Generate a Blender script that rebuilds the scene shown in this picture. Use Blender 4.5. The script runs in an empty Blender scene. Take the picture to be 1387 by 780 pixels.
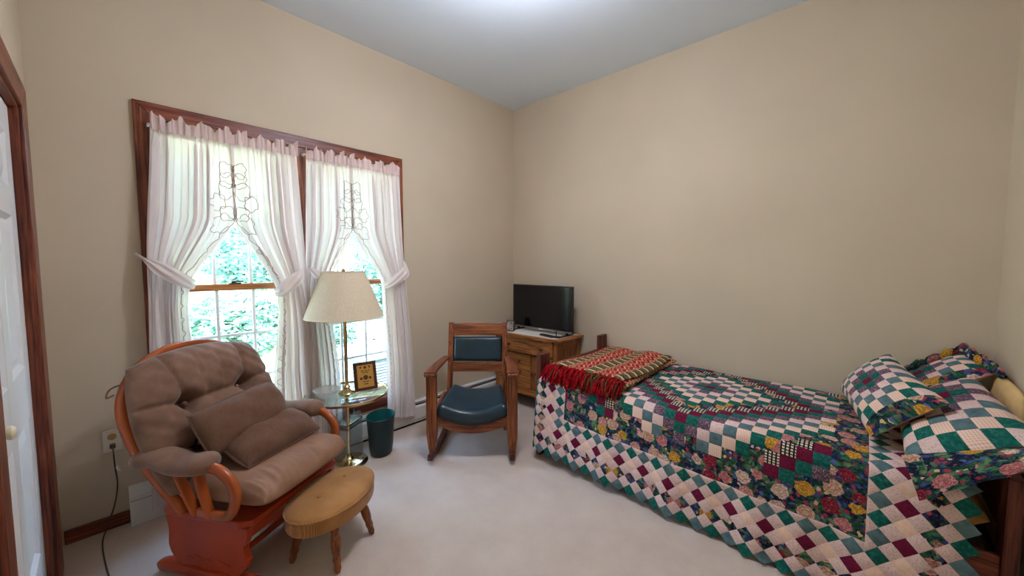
import bpy, bmesh, math, random
from mathutils import Vector, Matrix
R = math.radians
PI = math.pi
random.seed(7)
SC = bpy.context.scene
COL = SC.collection

# ------------------------------------------------------------------ camera
FPX = 512.9
cam_d = bpy.data.cameras.new('camera')
cam = bpy.data.objects.new('camera', cam_d)
COL.objects.link(cam)
cam.location = (2.86, -3.10, 1.401)
cam.rotation_euler = (R(90 - 3.751), 0, R(42.883))
cam_d.sensor_fit = 'HORIZONTAL'
cam_d.sensor_width = 36
cam_d.lens = 36 * FPX / 1387
cam_d.clip_start = 0.02
SC.camera = cam

# ------------------------------------------------------------------ world, sun, exposure
W = bpy.data.worlds.new('world')
SC.world = W
W.use_nodes = True
wn = W.node_tree.nodes
wl = W.node_tree.links
wn.clear()
wo = wn.new('ShaderNodeOutputWorld')
wb = wn.new('ShaderNodeBackground')
sky = wn.new('ShaderNodeTexSky')
sky.sky_type = 'NISHITA'
sky.sun_disc = False
sky.sun_elevation = R(42)
sky.sun_rotation = R(100)
sky.air_density = 1.0
sky.dust_density = 2.0
wb.inputs['Strength'].default_value = 3.6
wl.new(sky.outputs[0], wb.inputs['Color'])
wl.new(wb.outputs[0], wo.inputs['Surface'])

sun_d = bpy.data.lights.new('sun', 'SUN')
sun_d.energy = 5.0
sun_d.angle = R(1.0)
sun_d.color = (1, .96, .88)
sun = bpy.data.objects.new('sun', sun_d)
COL.objects.link(sun)
sun.rotation_euler = (R(-20), R(45), 0)

SC.view_settings.view_transform = 'Standard'
SC.view_settings.look = 'None'
SC.view_settings.exposure = 1.06
SC.view_settings.gamma = 1.0
SC.view_settings.use_curve_mapping = False
CEILING_LAMP_W = 234


# ------------------------------------------------------------------ helpers: colours and materials
def lin(c):
    return tuple(((x / 255) / 12.92 if x / 255 <= .04045 else ((x / 255 + .055) / 1.055) ** 2.4) for x in c) + (1,)


class NT:
    """small node-tree builder"""
    def __init__(self, name, rough=.6, spec=.3):
        self.m = bpy.data.materials.new(name)
        self.m.use_nodes = True
        self.t = self.m.node_tree
        self.n = self.t.nodes
        self.b = self.n['Principled BSDF']
        self.b.inputs['Roughness'].default_value = rough
        self.b.inputs['Specular IOR Level'].default_value = spec

    def node(self, typ, **kw):
        x = self.n.new(typ)
        for k, v in kw.items():
            if k.startswith('_'):
                setattr(x, k[1:], v)
        return x

    def link(self, a, b):
        self.t.links.new(a, b)

    def coord(self, kind='Object', scale=(1, 1, 1), rot=(0, 0, 0)):
        c = self.n.new('ShaderNodeTexCoord')
        mp = self.n.new('ShaderNodeMapping')
        mp.inputs['Scale'].default_value = scale
        mp.inputs['Rotation'].default_value = rot
        self.link(c.outputs[kind], mp.inputs['Vector'])
        return mp.outputs[0]

    def noise(self, vec, scale, detail=3, rough=.5, dist=0):
        x = self.n.new('ShaderNodeTexNoise')
        x.inputs['Scale'].default_value = scale
        x.inputs['Detail'].default_value = detail
        x.inputs['Roughness'].default_value = rough
        x.inputs['Distortion'].default_value = dist
        self.link(vec, x.inputs['Vector'])
        return x.outputs[0]

    def vor(self, vec, scale, feature='F1', rnd=1.0):
        x = self.n.new('ShaderNodeTexVoronoi')
        x.feature = feature
        x.inputs['Scale'].default_value = scale
        x.inputs['Randomness'].default_value = rnd
        self.link(vec, x.inputs['Vector'])
        return x

    def ramp(self, fac, stops, interp='LINEAR'):
        x = self.n.new('ShaderNodeValToRGB')
        cr = x.color_ramp
        cr.interpolation = interp
        while len(cr.elements) < len(stops):
            cr.elements.new(.5)
        for e, (p, c) in zip(cr.elements, stops):
            e.position = p
            e.color = lin(c) if len(c) == 3 else c
        self.link(fac, x.inputs[0])
        return x.outputs[0]

    def math(self, op, a, b=None, c=None):
        x = self.n.new('ShaderNodeMath')
        x.operation = op
        for i, v in enumerate((a, b, c)):
            if v is None:
                continue
            if isinstance(v, (int, float)):
                x.inputs[i].default_value = v
            else:
                self.link(v, x.inputs[i])
        return x.outputs[0]

    def mix(self, fac, a, b, mode='MIX'):
        x = self.n.new('ShaderNodeMix')
        x.data_type = 'RGBA'
        x.blend_type = mode
        for i, v in ((0, fac), (6, a), (7, b)):
            if isinstance(v, (int, float)):
                x.inputs[i].default_value = v
            elif isinstance(v, tuple):
                x.inputs[i].default_value = lin(v)
            else:
                self.link(v, x.inputs[i])
        return x.outputs[2]

    def sep(self, vec):
        x = self.n.new('ShaderNodeSeparateXYZ')
        self.link(vec, x.inputs[0])
        return x.outputs

    def color(self, c):
        if isinstance(c, tuple):
            self.b.inputs['Base Color'].default_value = lin(c)
        else:
            self.link(c, self.b.inputs['Base Color'])
        return self

    def bump(self, h, strength=.2, dist=.01):
        x = self.n.new('ShaderNodeBump')
        x.inputs['Strength'].default_value = strength
        x.inputs['Distance'].default_value = dist
        self.link(h, x.inputs['Height'])
        self.link(x.outputs[0], self.b.inputs['Normal'])
        return self

    def set(self, **kw):
        for k, v in kw.items():
            self.b.inputs[k.replace('_', ' ')].default_value = v
        return self


M = {}


def plain(name, c, rough=.6, spec=.3, metal=0.0, var=0.0, vscale=8):
    t = NT(name, rough, spec)
    t.set(Metallic=metal)
    if var:
        v = t.coord()
        n = t.noise(v, vscale, 4)
        lo = tuple(max(0, x * (1 - var)) for x in c)
        hi = tuple(min(255, x * (1 + var)) for x in c)
        t.color(t.ramp(n, [(.3, lo), (.7, hi)]))
    else:
        t.color(c)
    M[name] = t.m
    return t


def wood(name, dark, mid, light, axis=2, rough=.38, flake=False, scale=1.0):
    t = NT(name, rough, .4)
    s = [14 * scale] * 3
    s[axis] = 1.1 * scale
    v = t.coord('Object', tuple(s))
    n1 = t.noise(v, 1.6, 4, .6, 1.2)
    s2 = [120 * scale] * 3
    s2[axis] = 4 * scale
    v2 = t.coord('Object', tuple(s2))
    n2 = t.noise(v2, 1.0, 2)
    c = t.ramp(n1, [(.28, dark), (.48, mid), (.72, light)])
    c = t.mix(t.ramp(n2, [(.36, (255, 255, 255)), (.5, (0, 0, 0))]), c, t.mix(1.0, c, (168, 150, 140), 'MULTIPLY'))
    if flake:
        s3 = [40, 40, 40]
        s3[axis] = 9
        w = t.noise(t.coord('Object', tuple(s3), (.5, .4, .3)), 1.0, 1, .4, 1.5)
        c = t.mix(t.ramp(w, [(.60, (0, 0, 0)), (.66, (110, 110, 110))]), c, light)
    t.color(c)
    t.bump(n2, .08, .002)
    M[name] = t.m


# setting
t = NT('wall_paint', .9, .15)
n = t.noise(t.coord('Object'), 90, 3)
n2 = t.noise(t.coord('Object'), 1.3, 2)
t.color(t.ramp(n2, [(.35, (204, 188, 163)), (.65, (210, 194, 169))]))
t.bump(n, .06, .002)
M['wall_paint'] = t.m
t = NT('ceiling_paint', .95, .1)
n = t.noise(t.coord('Object'), 160, 4, .7)
t.color((232, 243, 253)).bump(n, .35, .004)
M['ceiling_paint'] = t.m
t = NT('carpet', 1.0, .05)
v = t.coord('Object')
n = t.noise(v, 260, 3, .7)
n2 = t.noise(v, 5, 4, .6)
c = t.ramp(n2, [(.32, (224, 206, 190)), (.68, (235, 218, 203))])
c = t.mix(t.ramp(n, [(.35, (0, 0, 0)), (.62, (190, 190, 190))]), t.mix(1.0, c, (225, 220, 216), 'MULTIPLY'), c)
t.color(c).bump(n, .6, .006).set(Sheen_Weight=.25)
M['carpet'] = t.m

wood('trim_wood_y', (78, 32, 21), (126, 62, 40), (166, 96, 62), 1)
wood('trim_wood_z', (78, 32, 21), (126, 62, 40), (166, 96, 62), 2)
wood('trim_wood_x', (78, 32, 21), (126, 62, 40), (166, 96, 62), 0)
wood('sash_wood', (140, 80, 40), (178, 112, 62), (205, 142, 88), 1)
plain('glider_wood', (172, 84, 36), .22, .45, 0, .10, 5)
plain('glider_base_wood', (168, 58, 24), .28, .4, 0, .09, 4)
wood('oak_z', (86, 40, 22), (134, 72, 38), (170, 100, 56), 2, .4)
wood('oak_y', (86, 40, 22), (134, 72, 38), (176, 108, 60), 1, .4, True)
wood('oak_x', (80, 36, 22), (126, 66, 36), (160, 92, 52), 0, .4)
wood('runner_wood', (56, 26, 22), (84, 44, 36), (112, 62, 48), 0, .35)
wood('dresser_wood_x', (132, 76, 34), (172, 108, 54), (196, 134, 74), 0, .35, True)
wood('dresser_wood_z', (126, 72, 34), (164, 102, 52), (186, 124, 68), 2, .38)
wood('dresser_knob_wood', (92, 48, 24), (120, 66, 34), (140, 82, 44), 2, .3)
wood('bed_wood_z', (66, 28, 22), (100, 48, 36), (126, 66, 48), 2, .35)
wood('bed_wood_y', (66, 28, 22), (96, 44, 34), (118, 58, 44), 1, .35)
wood('bed_wood_x', (92, 40, 28), (126, 60, 40), (150, 78, 54), 0, .35)
wood('ottoman_wood', (96, 46, 20), (138, 78, 36), (164, 100, 52), 2, .35)
wood('frame_wood', (58, 24, 18), (86, 38, 26), (104, 52, 36), 2, .3)

plain('white_paint', (226, 224, 222), .45, .35)
plain('heater_enamel', (222, 219, 212), .4, .4)
plain('black_gap', (18, 17, 17), .8, .1)
plain('muntin_white', (226, 226, 224), .4, .4)
plain('brass', (212, 186, 134), .2, .5, 1.0)
plain('chrome_dark', (150, 142, 128), .18, .5, 1.0)
plain('ivory', (226, 214, 180), .3, .5)
plain('outlet_plate', (214, 204, 186), .4, .4)
plain('outlet_tan', (168, 128, 62), .45, .4)
plain('cord_brown', (78, 66, 50), .5, .3)
plain('tag_white', (235, 235, 232), .6, .2)
plain('dark_metal', (52, 46, 42), .35, .5, .8)

t = NT('leather_teal', .32, .5)
n = t.noise(t.coord('Object'), 180, 3)
n2 = t.noise(t.coord('Object'), 6, 3)
t.color(t.ramp(n2, [(.3, (20, 42, 50)), (.7, (28, 56, 66))])).bump(n, .08, .002)
M['leather_teal'] = t.m
t = NT('microfiber', .85, .2)
n = t.noise(t.coord('Object'), 9, 5, .6)
nf = t.noise(t.coord('Object'), 300, 2)
t.color(t.ramp(n, [(.3, (114, 84, 66)), (.7, (146, 112, 92))])).bump(nf, .1, .002).set(Sheen_Weight=.25, Sheen_Roughness=.4)
M['microfiber'] = t.m
t = NT('seat_fabric', .62, .35)
n = t.noise(t.coord('Object'), 7, 5, .6)
nf = t.noise(t.coord('Object'), 200, 2)
t.color(t.ramp(n, [(.3, (138, 100, 74)), (.7, (168, 130, 104))])).bump(nf, .08, .002)
M['seat_fabric'] = t.m
t = NT('chenille', .9, .15)
v = t.coord('Object')
n = t.noise(v, 16, 5, .7)
nf = t.noise(t.coord('Object', (60, 700, 60)), 1, 3)
t.color(t.ramp(t.mix(.5, n, nf), [(.3, (94, 64, 48)), (.7, (126, 94, 74))])).bump(nf, .4, .003).set(Sheen_Weight=.12)
M['chenille'] = t.m
t = NT('corduroy', .85, .2)
v = t.coord('Object')
w = t.node('ShaderNodeTexWave', _wave_type='BANDS', _bands_direction='Y')
w.inputs['Scale'].default_value = 52
w.inputs['Distortion'].default_value = .6
w.inputs['Detail'].default_value = 1
t.link(v, w.inputs['Vector'])
n = t.noise(v, 8, 3)
c = t.ramp(n, [(.3, (168, 118, 66)), (.7, (198, 148, 90))])
c = t.mix(w.outputs[1], t.mix(1.0, c, (222, 206, 190), 'MULTIPLY'), c)
t.color(c).bump(w.outputs[1], .3, .003).set(Sheen_Weight=.2)
M['corduroy'] = t.m

# sheer curtain: part diffuse, part translucent, open weave lets some light straight through
def sheer(name, c, ct, open_):
    m = bpy.data.materials.new(name)
    m.use_nodes = True
    nd, lk = m.node_tree.nodes, m.node_tree.links
    nd.clear()
    o = nd.new('ShaderNodeOutputMaterial')
    d = nd.new('ShaderNodeBsdfDiffuse'); d.inputs[0].default_value = lin(c)
    tr = nd.new('ShaderNodeBsdfTranslucent'); tr.inputs[0].default_value = lin(ct)
    tp = nd.new('ShaderNodeBsdfTransparent')
    m1 = nd.new('ShaderNodeMixShader'); m1.inputs[0].default_value = .17
    m2 = nd.new('ShaderNodeMixShader'); m2.inputs[0].default_value = open_
    lk.new(d.outputs[0], m1.inputs[1]); lk.new(tr.outputs[0], m1.inputs[2])
    lk.new(m1.outputs[0], m2.inputs[1]); lk.new(tp.outputs[0], m2.inputs[2])
    lk.new(m2.outputs[0], o.inputs[0])
    M[name] = m


sheer('curtain_sheer', (240, 230, 225), (246, 224, 212), .05)
sheer('ruffle_sheer', (236, 212, 208), (238, 212, 204), .10)
sheer('tie_sheer', (240, 230, 224), (240, 226, 216), .06)
plain('embroidery', (164, 122, 100), .8, .1)


def clear(name, tint, gloss=.06, rough=.02, alpha=.0, acol=(220, 225, 225)):
    m = bpy.data.materials.new(name)
    m.use_nodes = True
    nd, lk = m.node_tree.nodes, m.node_tree.links
    nd.clear()
    o = nd.new('ShaderNodeOutputMaterial')
    tp = nd.new('ShaderNodeBsdfTransparent'); tp.inputs[0].default_value = lin(tint)
    g = nd.new('ShaderNodeBsdfGlossy'); g.inputs['Roughness'].default_value = rough
    lw = nd.new('ShaderNodeLayerWeight'); lw.inputs[0].default_value = .5
    fr = nd.new('ShaderNodeMath'); fr.operation = 'POWER'; fr.inputs[1].default_value = 4.0
    lk.new(lw.outputs['Facing'], fr.inputs[0])
    mm = nd.new('ShaderNodeMath'); mm.operation = 'MULTIPLY_ADD'
    mm.inputs[1].default_value = .6; mm.inputs[2].default_value = .03 + gloss * .1
    m1 = nd.new('ShaderNodeMixShader')
    lk.new(fr.outputs[0], mm.inputs[0]); lk.new(mm.outputs[0], m1.inputs[0])
    lk.new(tp.outputs[0], m1.inputs[1]); lk.new(g.outputs[0], m1.inputs[2])
    last = m1
    if alpha:
        d = nd.new('ShaderNodeBsdfDiffuse'); d.inputs[0].default_value = lin(acol)
        m3 = nd.new('ShaderNodeMixShader'); m3.inputs[0].default_value = alpha
        lk.new(m1.outputs[0], m3.inputs[1]); lk.new(d.outputs[0], m3.inputs[2])
        last = m3
    lk.new(last.outputs[0], o.inputs[0])
    M[name] = m


clear('window_glass', (246, 252, 250), .05)
clear('table_glass', (240, 248, 245), .2)
clear('acrylic', (250, 252, 252), .4, .05, .10)
clear('cut_glass', (248, 250, 250), .4, .05, .5, (238, 238, 232))

t = NT('shade_cloth', .9, .1)
v = t.coord('Generated')
c = t.noise(t.coord('Object', (200, 200, 4)), 1, 2)
t.color(t.ramp(c, [(.3, (218, 200, 168)), (.7, (232, 216, 186))])).set(Transmission_Weight=0)
M['shade_cloth'] = t.m
plain('bin_green', (16, 42, 46), .4, .4)
plain('bin_inside', (22, 96, 92), .4, .4)
plain('plaque_gold', (206, 160, 84), .35, .5, .6)
plain('plaque_ink', (96, 58, 30), .6, .3)
plain('tv_black', (12, 12, 14), .3, .5)
plain('tv_screen', (10, 8, 16), .12, .5)
plain('tv_silver', (150, 150, 152), .35, .5, .7)
plain('lace_white', (226, 220, 210), .9, .1, 0, .05, 60)
plain('photo_print', (120, 112, 104), .4, .3, 0, .7, 60)
plain('mattress_tan', (196, 146, 84), .85, .1)
plain('pillow_tan', (214, 180, 124), .85, .1, 0, .06, 12)
plain('pillow_back', (196, 170, 146), .85, .1)
plain('lamp_glass', (245, 240, 230), .5, .3)
plain('ac_grey', (176, 186, 186), .5, .4)
plain('ac_dark', (110, 122, 124), .6, .3)
plain('soil', (128, 128, 116), .95, .05, 0, .3, 7)
plain('grass_ground', (140, 178, 118), .95, .05, 0, .22, 5)
plain('leaf_a', (86, 128, 114), .7, .2, 0, .25, 3)
plain('leaf_b', (66, 112, 108), .7, .2, 0, .25, 3)
plain('leaf_c', (108, 146, 130), .7, .2, 0, .2, 3)
plain('petal_pink', (236, 190, 188), .7, .2, 0, .12, 6)
plain('bark', (104, 88, 74), .9, .1)

# --- quilt prints (UV in metres on the flat cloth)
def qmat(name, rough=.88):
    t = NT(name, rough, .12)
    v = t.coord('UV')
    return t, v


t, v = qmat('q_green')
t.color(t.ramp(t.noise(v, 70, 4, .7), [(.3, (16, 74, 68)), (.5, (24, 94, 84)), (.72, (56, 128, 114))])); M['q_green'] = t.m
t, v = qmat('q_slate')
t.color(t.ramp(t.noise(v, 34, 3, .6), [(.3, (74, 98, 104)), (.7, (104, 130, 132))])); M['q_slate'] = t.m
t, v = qmat('q_cream')
vv = t.vor(v, 230)
c = t.ramp(vv.outputs['Distance'], [(.2, (168, 116, 116)), (.40, (224, 194, 186))])
t.color(t.mix(t.ramp(t.noise(v, 120, 3), [(.42, (0, 0, 0)), (.56, (150, 150, 150))]), c, (230, 204, 196))); M['q_cream'] = t.m
t, v = qmat('q_gingham')
sx = t.sep(v)
a = t.math('GREATER_THAN', t.math('FRACT', t.math('MULTIPLY', sx[0], 110)), .5)
b = t.math('GREATER_THAN', t.math('FRACT', t.math('MULTIPLY', sx[1], 110)), .5)
t.color(t.ramp(t.math('MULTIPLY', t.math('ADD', a, b), .5), [(0, (240, 216, 198)), (.5, (234, 198, 178)), (1, (222, 172, 152))])); M['q_gingham'] = t.m
t, v = qmat('q_peach')
t.color(t.ramp(t.noise(v, 60, 4), [(.3, (230, 188, 166)), (.7, (240, 208, 186))])); M['q_peach'] = t.m
t, v = qmat('q_burgundy')
t.color(t.ramp(t.noise(v, 90, 2), [(.3, (94, 18, 46)), (.7, (118, 30, 60))])); M['q_burgundy'] = t.m
t, v = qmat('q_plum')
vv = t.vor(v, 170)
t.color(t.ramp(vv.outputs['Distance'], [(.16, (204, 168, 172)), (.34, (122, 92, 104)), (.6, (84, 68, 84))])); M['q_plum'] = t.m
t, v = qmat('q_dash')
sx = t.sep(v)
a = t.math('FRACT', t.math('MULTIPLY', sx[0], 62))
bb = t.math('MULTIPLY', sx[1], 78)
b = t.math('FRACT', bb)
m_ = t.math('MULTIPLY', t.math('GREATER_THAN', a, .42), t.math('GREATER_THAN', b, .38))
t.color(t.mix(m_, (34, 34, 34), (224, 212, 186))); M['q_dash'] = t.m
t, v = qmat('q_floral')
vd = t.node('ShaderNodeVectorMath', _operation='ADD')
nz = t.node('ShaderNodeTexNoise')
nz.inputs['Scale'].default_value = 60
t.link(v, nz.inputs['Vector'])
vs = t.node('ShaderNodeVectorMath', _operation='SCALE')
vs.inputs['Scale'].default_value = .02
t.link(nz.outputs['Color'], vs.inputs[0])
t.link(v, vd.inputs[0]); t.link(vs.outputs[0], vd.inputs[1])
vdo = vd.outputs[0]


def leaf_layer(rot, scl, stops):
    mp = t.n.new('ShaderNodeMapping')
    mp.inputs['Rotation'].default_value = (0, 0, rot)
    mp.inputs['Scale'].default_value = scl
    t.link(vdo, mp.inputs['Vector'])
    lv = t.vor(mp.outputs[0], 1.0)
    ls = t.sep(lv.outputs['Color'])
    c = t.ramp(ls[0], stops, 'CONSTANT')
    paler = t.mix(1.0, c, (235, 240, 190), 'SCREEN')  # paler leaf tone of the print, mottled in at random
    c = t.mix(t.ramp(t.noise(vdo, 130, 3), [(.5, (0, 0, 0)), (.75, (90, 90, 90))]), c, paler)
    return t.mix(t.ramp(lv.outputs['Distance'], [(.30, (0, 0, 0)), (.95, (255, 255, 255))]), c, (20, 24, 44))


la = leaf_layer(.6, (26, 62, 1), [(0, (24, 28, 60)), (.22, (34, 92, 62)), (.44, (74, 124, 84)), (.6, (26, 62, 60)), (.72, (66, 80, 136)), (.86, (112, 136, 96))])
lb = leaf_layer(-.7, (60, 30, 1), [(0, (22, 26, 56)), (.24, (30, 82, 60)), (.46, (58, 70, 126)), (.6, (90, 134, 94)), (.78, (34, 44, 88)), (.88, (140, 62, 74))])
leaf = t.mix(t.ramp(t.noise(v, 22, 2), [(.47, (0, 0, 0)), (.53, (255, 255, 255))]), la, lb)
sv = t.vor(vdo, 44)
ss = t.sep(sv.outputs['Color'])
sc1 = t.ramp(ss[1], [(0, (166, 58, 76)), (.3, (84, 96, 160)), (.55, (206, 170, 160)), (.75, (150, 44, 60)), (.9, (214, 186, 110))], 'CONSTANT')
on = t.math('MULTIPLY', t.math('GREATER_THAN', ss[0], .5), t.math('LESS_THAN', sv.outputs['Distance'], .36))
leaf = t.mix(on, leaf, sc1)
fv = t.vor(vdo, 13.0, 'F1', .7)
fs = t.sep(fv.outputs['Color'])
fc = t.ramp(fs[1], [(0, (212, 166, 62)), (.20, (206, 136, 136)), (.44, (214, 178, 152)), (.62, (150, 46, 66)), (.72, (206, 150, 140)), (.86, (222, 198, 176))], 'CONSTANT')
nz2 = t.noise(v, 75, 3, .6)
ring = t.math('SINE', t.math('ADD', t.math('MULTIPLY', fv.outputs['Distance'], 40), t.math('MULTIPLY', nz2, 22)))
fc = t.mix(t.ramp(ring, [(.0, (215, 215, 215)), (.6, (0, 0, 0))]), fc, t.mix(1.0, fc, (158, 100, 88), 'MULTIPLY'))
fc = t.mix(t.ramp(nz2, [(.56, (0, 0, 0)), (.7, (120, 120, 120))]), fc, (244, 226, 196))
rad = t.math('ADD', fv.outputs['Distance'], t.math('MULTIPLY', t.noise(v, 38, 2), .22))
c = t.mix(t.ramp(rad, [(.53, (255, 255, 255)), (.555, (0, 0, 0))]), leaf, fc)
t.color(c)
M['q_floral'] = t.m
t = NT('throw_weave', .95, .05)
v = t.coord('UV')
sx = t.sep(v)
zig = t.math('PINGPONG', t.math('MULTIPLY', sx[1], 11), .5)
jit = t.math('MULTIPLY', t.noise(v, 60, 2), .25)
val = t.math('FRACT', t.math('ADD', t.math('ADD', t.math('MULTIPLY', sx[0], 7), zig), jit))
redb = t.ramp(val, [(0, (156, 30, 34)), (.34, (224, 186, 152)), (.48, (172, 38, 40)), (.80, (206, 156, 122)), (.90, (124, 80, 52))], 'CONSTANT')
olv = t.math('FRACT', t.math('MULTIPLY', sx[1], 12))
oliveb = t.ramp(olv, [(0, (104, 92, 62)), (.5, (204, 184, 146)), (.72, (84, 68, 48))], 'CONSTANT')
weave = t.ramp(t.math('FRACT', t.math('ADD', t.math('MULTIPLY', sx[0], 24), t.math('MULTIPLY', t.math('PINGPONG', t.math('MULTIPLY', sx[1], 20), .5), 1.2))), [(0, (190, 150, 112)), (.45, (124, 92, 64)), (.72, (164, 56, 50))], 'CONSTANT')
band = t.math('FRACT', t.math('MULTIPLY', sx[0], 2.2))
s1 = t.ramp(band, [(0, (0, 0, 0)), (.54, (255, 255, 255))], 'CONSTANT')
s2 = t.ramp(band, [(0, (0, 0, 0)), (.60, (255, 255, 255)), (.86, (0, 0, 0))], 'CONSTANT')
c = t.mix(s2, t.mix(s1, redb, weave), oliveb)
t.color(c).bump(t.noise(v, 400, 2), .4, .003)
M['throw_weave'] = t.m
plain('fringe_red', (150, 18, 28), .95, .05, 0, .25, 30)
plain('fringe_olive', (92, 74, 44), .95, .05)


# ------------------------------------------------------------------ helpers: mesh
def finish(name, bm, mat, parent=None, smooth=False, tag=None, uv=None, mats=None, autosmooth=None):
    bmesh.ops.recalc_face_normals(bm, faces=bm.faces) if uv is None else None
    me = bpy.data.meshes.new(name)
    bm.to_mesh(me)
    bm.free()
    for m in (mats or [mat]):
        me.materials.append(M[m])
    if smooth:
        me.polygons.foreach_set('use_smooth', [True] * len(me.polygons))
        if autosmooth:
            me.set_sharp_from_angle(angle=R(autosmooth))
    o = bpy.data.objects.new(name, me)
    COL.objects.link(o)
    if parent:
        o.parent = parent
    if tag:
        for k, v in tag.items():
            o[k] = v
    return o


def thing(name, label, cat, loc=(0, 0, 0), rz=0, group=None, kind=None):
    o = bpy.data.objects.new(name, None)
    o.empty_display_size = .05
    COL.objects.link(o)
    o.location = loc
    o.rotation_euler = (0, 0, rz)
    if label:
        o['label'] = label
    if cat:
        o['category'] = cat
    if group:
        o['group'] = group
    if kind:
        o['kind'] = kind
    return o


def T(label, cat, group=None):
    d = {'label': label, 'category': cat}
    if group:
        d['group'] = group
    return d


STRUCT = {'kind': 'structure'}


def box(bm, x0, x1, y0, y1, z0, z1, bev=0.0, seg=1, mtx=None):
    vs = [bm.verts.new((x, y, z)) for x in (x0, x1) for y in (y0, y1) for z in (z0, z1)]
    idx = [(0, 1, 3, 2), (4, 6, 7, 5), (0, 4, 5, 1), (2, 3, 7, 6), (0, 2, 6, 4), (1, 5, 7, 3)]
    fs = [bm.faces.new([vs[i] for i in f]) for f in idx]
    if bev:
        es = list({e for f in fs for e in f.edges})
        r = bmesh.ops.bevel(bm, geom=es, offset=bev, segments=seg, affect='EDGES', profile=.5)
        vs = list({v for v in r['verts']} | {v for v in vs if v.is_valid})
    if mtx is not None:
        bmesh.ops.transform(bm, matrix=mtx, verts=[v for v in vs if v.is_valid])
    return vs


def B(name, x0, x1, y0, y1, z0, z1, mat, parent=None, bev=.0, tag=None, seg=1, mtx=None, smooth=False):
    bm = bmesh.new()
    box(bm, min(x0, x1), max(x0, x1), min(y0, y1), max(y0, y1), min(z0, z1), max(z0, z1), bev, seg, mtx)
    return finish(name, bm, mat, parent, smooth, tag)


def lathe(bm, prof, seg=24, c=(0, 0, 0), ax=2, cap=True):
    rings = []
    for r, z in prof:
        ring = []
        for i in range(seg):
            a = 2 * PI * i / seg
            p = [r * math.cos(a), r * math.sin(a), z]
            if ax == 0:
                p = [p[2], p[0], p[1]]
            elif ax == 1:
                p = [p[0], p[2], p[1]]
            ring.append(bm.verts.new((p[0] + c[0], p[1] + c[1], p[2] + c[2])))
        rings.append(ring)
    for a, b in zip(rings, rings[1:]):
        for i in range(seg):
            bm.faces.new((a[i], a[(i + 1) % seg], b[(i + 1) % seg], b[i]))
    if cap:
        bm.faces.new(rings[0][::-1])
        bm.faces.new(rings[-1])


def L(name, prof, mat, parent=None, seg=24, c=(0, 0, 0), ax=2, tag=None, cap=True, auto=40):
    bm = bmesh.new()
    lathe(bm, prof, seg, c, ax, cap)
    return finish(name, bm, mat, parent, True, tag, autosmooth=auto)


def sweep(bm, pts, sec, up=(0, 0, 1), closed=False, scale=None, cap=True):
    """sec: list of (a,b) section points (a sideways, b along 'up')"""
    pts = [Vector(p) for p in pts]
    n = len(pts)
    rings = []
    up = Vector(up)
    prev = None
    for i, p in enumerate(pts):
        a = pts[(i - 1) % n] if (closed or i > 0) else p
        b = pts[(i + 1) % n] if (closed or i < n - 1) else p
        tg = (b - a).normalized()
        u = up if prev is None or up.length > 0.5 else prev
        side = tg.cross(u)
        if side.length < 1e-3:
            side = tg.cross(Vector((1, 0, 0.01)))
        side.normalize()
        nn = side.cross(tg).normalized()
        s = scale[i] if scale else 1.0
        if not isinstance(s, (tuple, list)):
            s = (s, s)
        rings.append([bm.verts.new(p + side * q[0] * s[0] + nn * q[1] * s[1]) for q in sec])
    m = len(sec)
    rr = list(zip(rings, rings[1:])) + ([(rings[-1], rings[0])] if closed else [])
    for a, b in rr:
        for i in range(m):
            bm.faces.new((a[i], a[(i + 1) % m], b[(i + 1) % m], b[i]))
    if cap and not closed:
        bm.faces.new(rings[0][::-1])
        bm.faces.new(rings[-1])


def circ(r, n=10, ry=None):
    return [(r * math.cos(2 * PI * i / n), (ry or r) * math.sin(2 * PI * i / n)) for i in range(n)]


def rrect(w, h, r=.2):
    """rounded rectangle section"""
    out = []
    rr = min(w, h) * r
    for cx, cy, a0 in ((1, 1, 0), (-1, 1, 90), (-1, -1, 180), (1, -1, 270)):
        for k in range(3):
            a = R(a0 + 45 * k)
            out.append((cx * (w / 2 - rr) + rr * math.cos(a), cy * (h / 2 - rr) + rr * math.sin(a)))
    return out


def spline(pts, n=8, closed=False):
    pts = [Vector(p) for p in pts]
    N = len(pts)
    out = []
    rng = N if closed else N - 1
    for i in range(rng):
        if closed:
            p0, p1, p2, p3 = pts[i - 1], pts[i], pts[(i + 1) % N], pts[(i + 2) % N]
        else:
            p1, p2 = pts[i], pts[i + 1]
            p0 = pts[i - 1] if i > 0 else p1 * 2 - p2
            p3 = pts[i + 2] if i + 2 < N else p2 * 2 - p1
        for k in range(n):
            t_ = k / n
            out.append(.5 * ((2 * p1) + (p2 - p0) * t_ + (2 * p0 - 5 * p1 + 4 * p2 - p3) * t_ ** 2 + (3 * p1 - p0 - 3 * p2 + p3) * t_ ** 3))
    if not closed:
        out.append(pts[-1])
    return out


def tube(name, pts, r, mat, parent=None, seg=8, tag=None, sp=6, closed=False, up=(0, 0, 1), sec=None, scale=None, smooth=True):
    bm = bmesh.new()
    P = spline(pts, sp, closed) if sp else [Vector(p) for p in pts]
    if scale and sp:
        k = len(scale) - 1
        m = len(P) - 1
        sc = []
        for i in range(m + 1):
            f = i / m * k
            a = min(int(f), k - 1)
            sc.append(scale[a] + (scale[a + 1] - scale[a]) * (f - a))
        scale = sc
    sweep(bm, P, sec or circ(r, seg), up, closed, scale)
    return finish(name, bm, mat, parent, smooth, tag, autosmooth=50)


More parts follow.
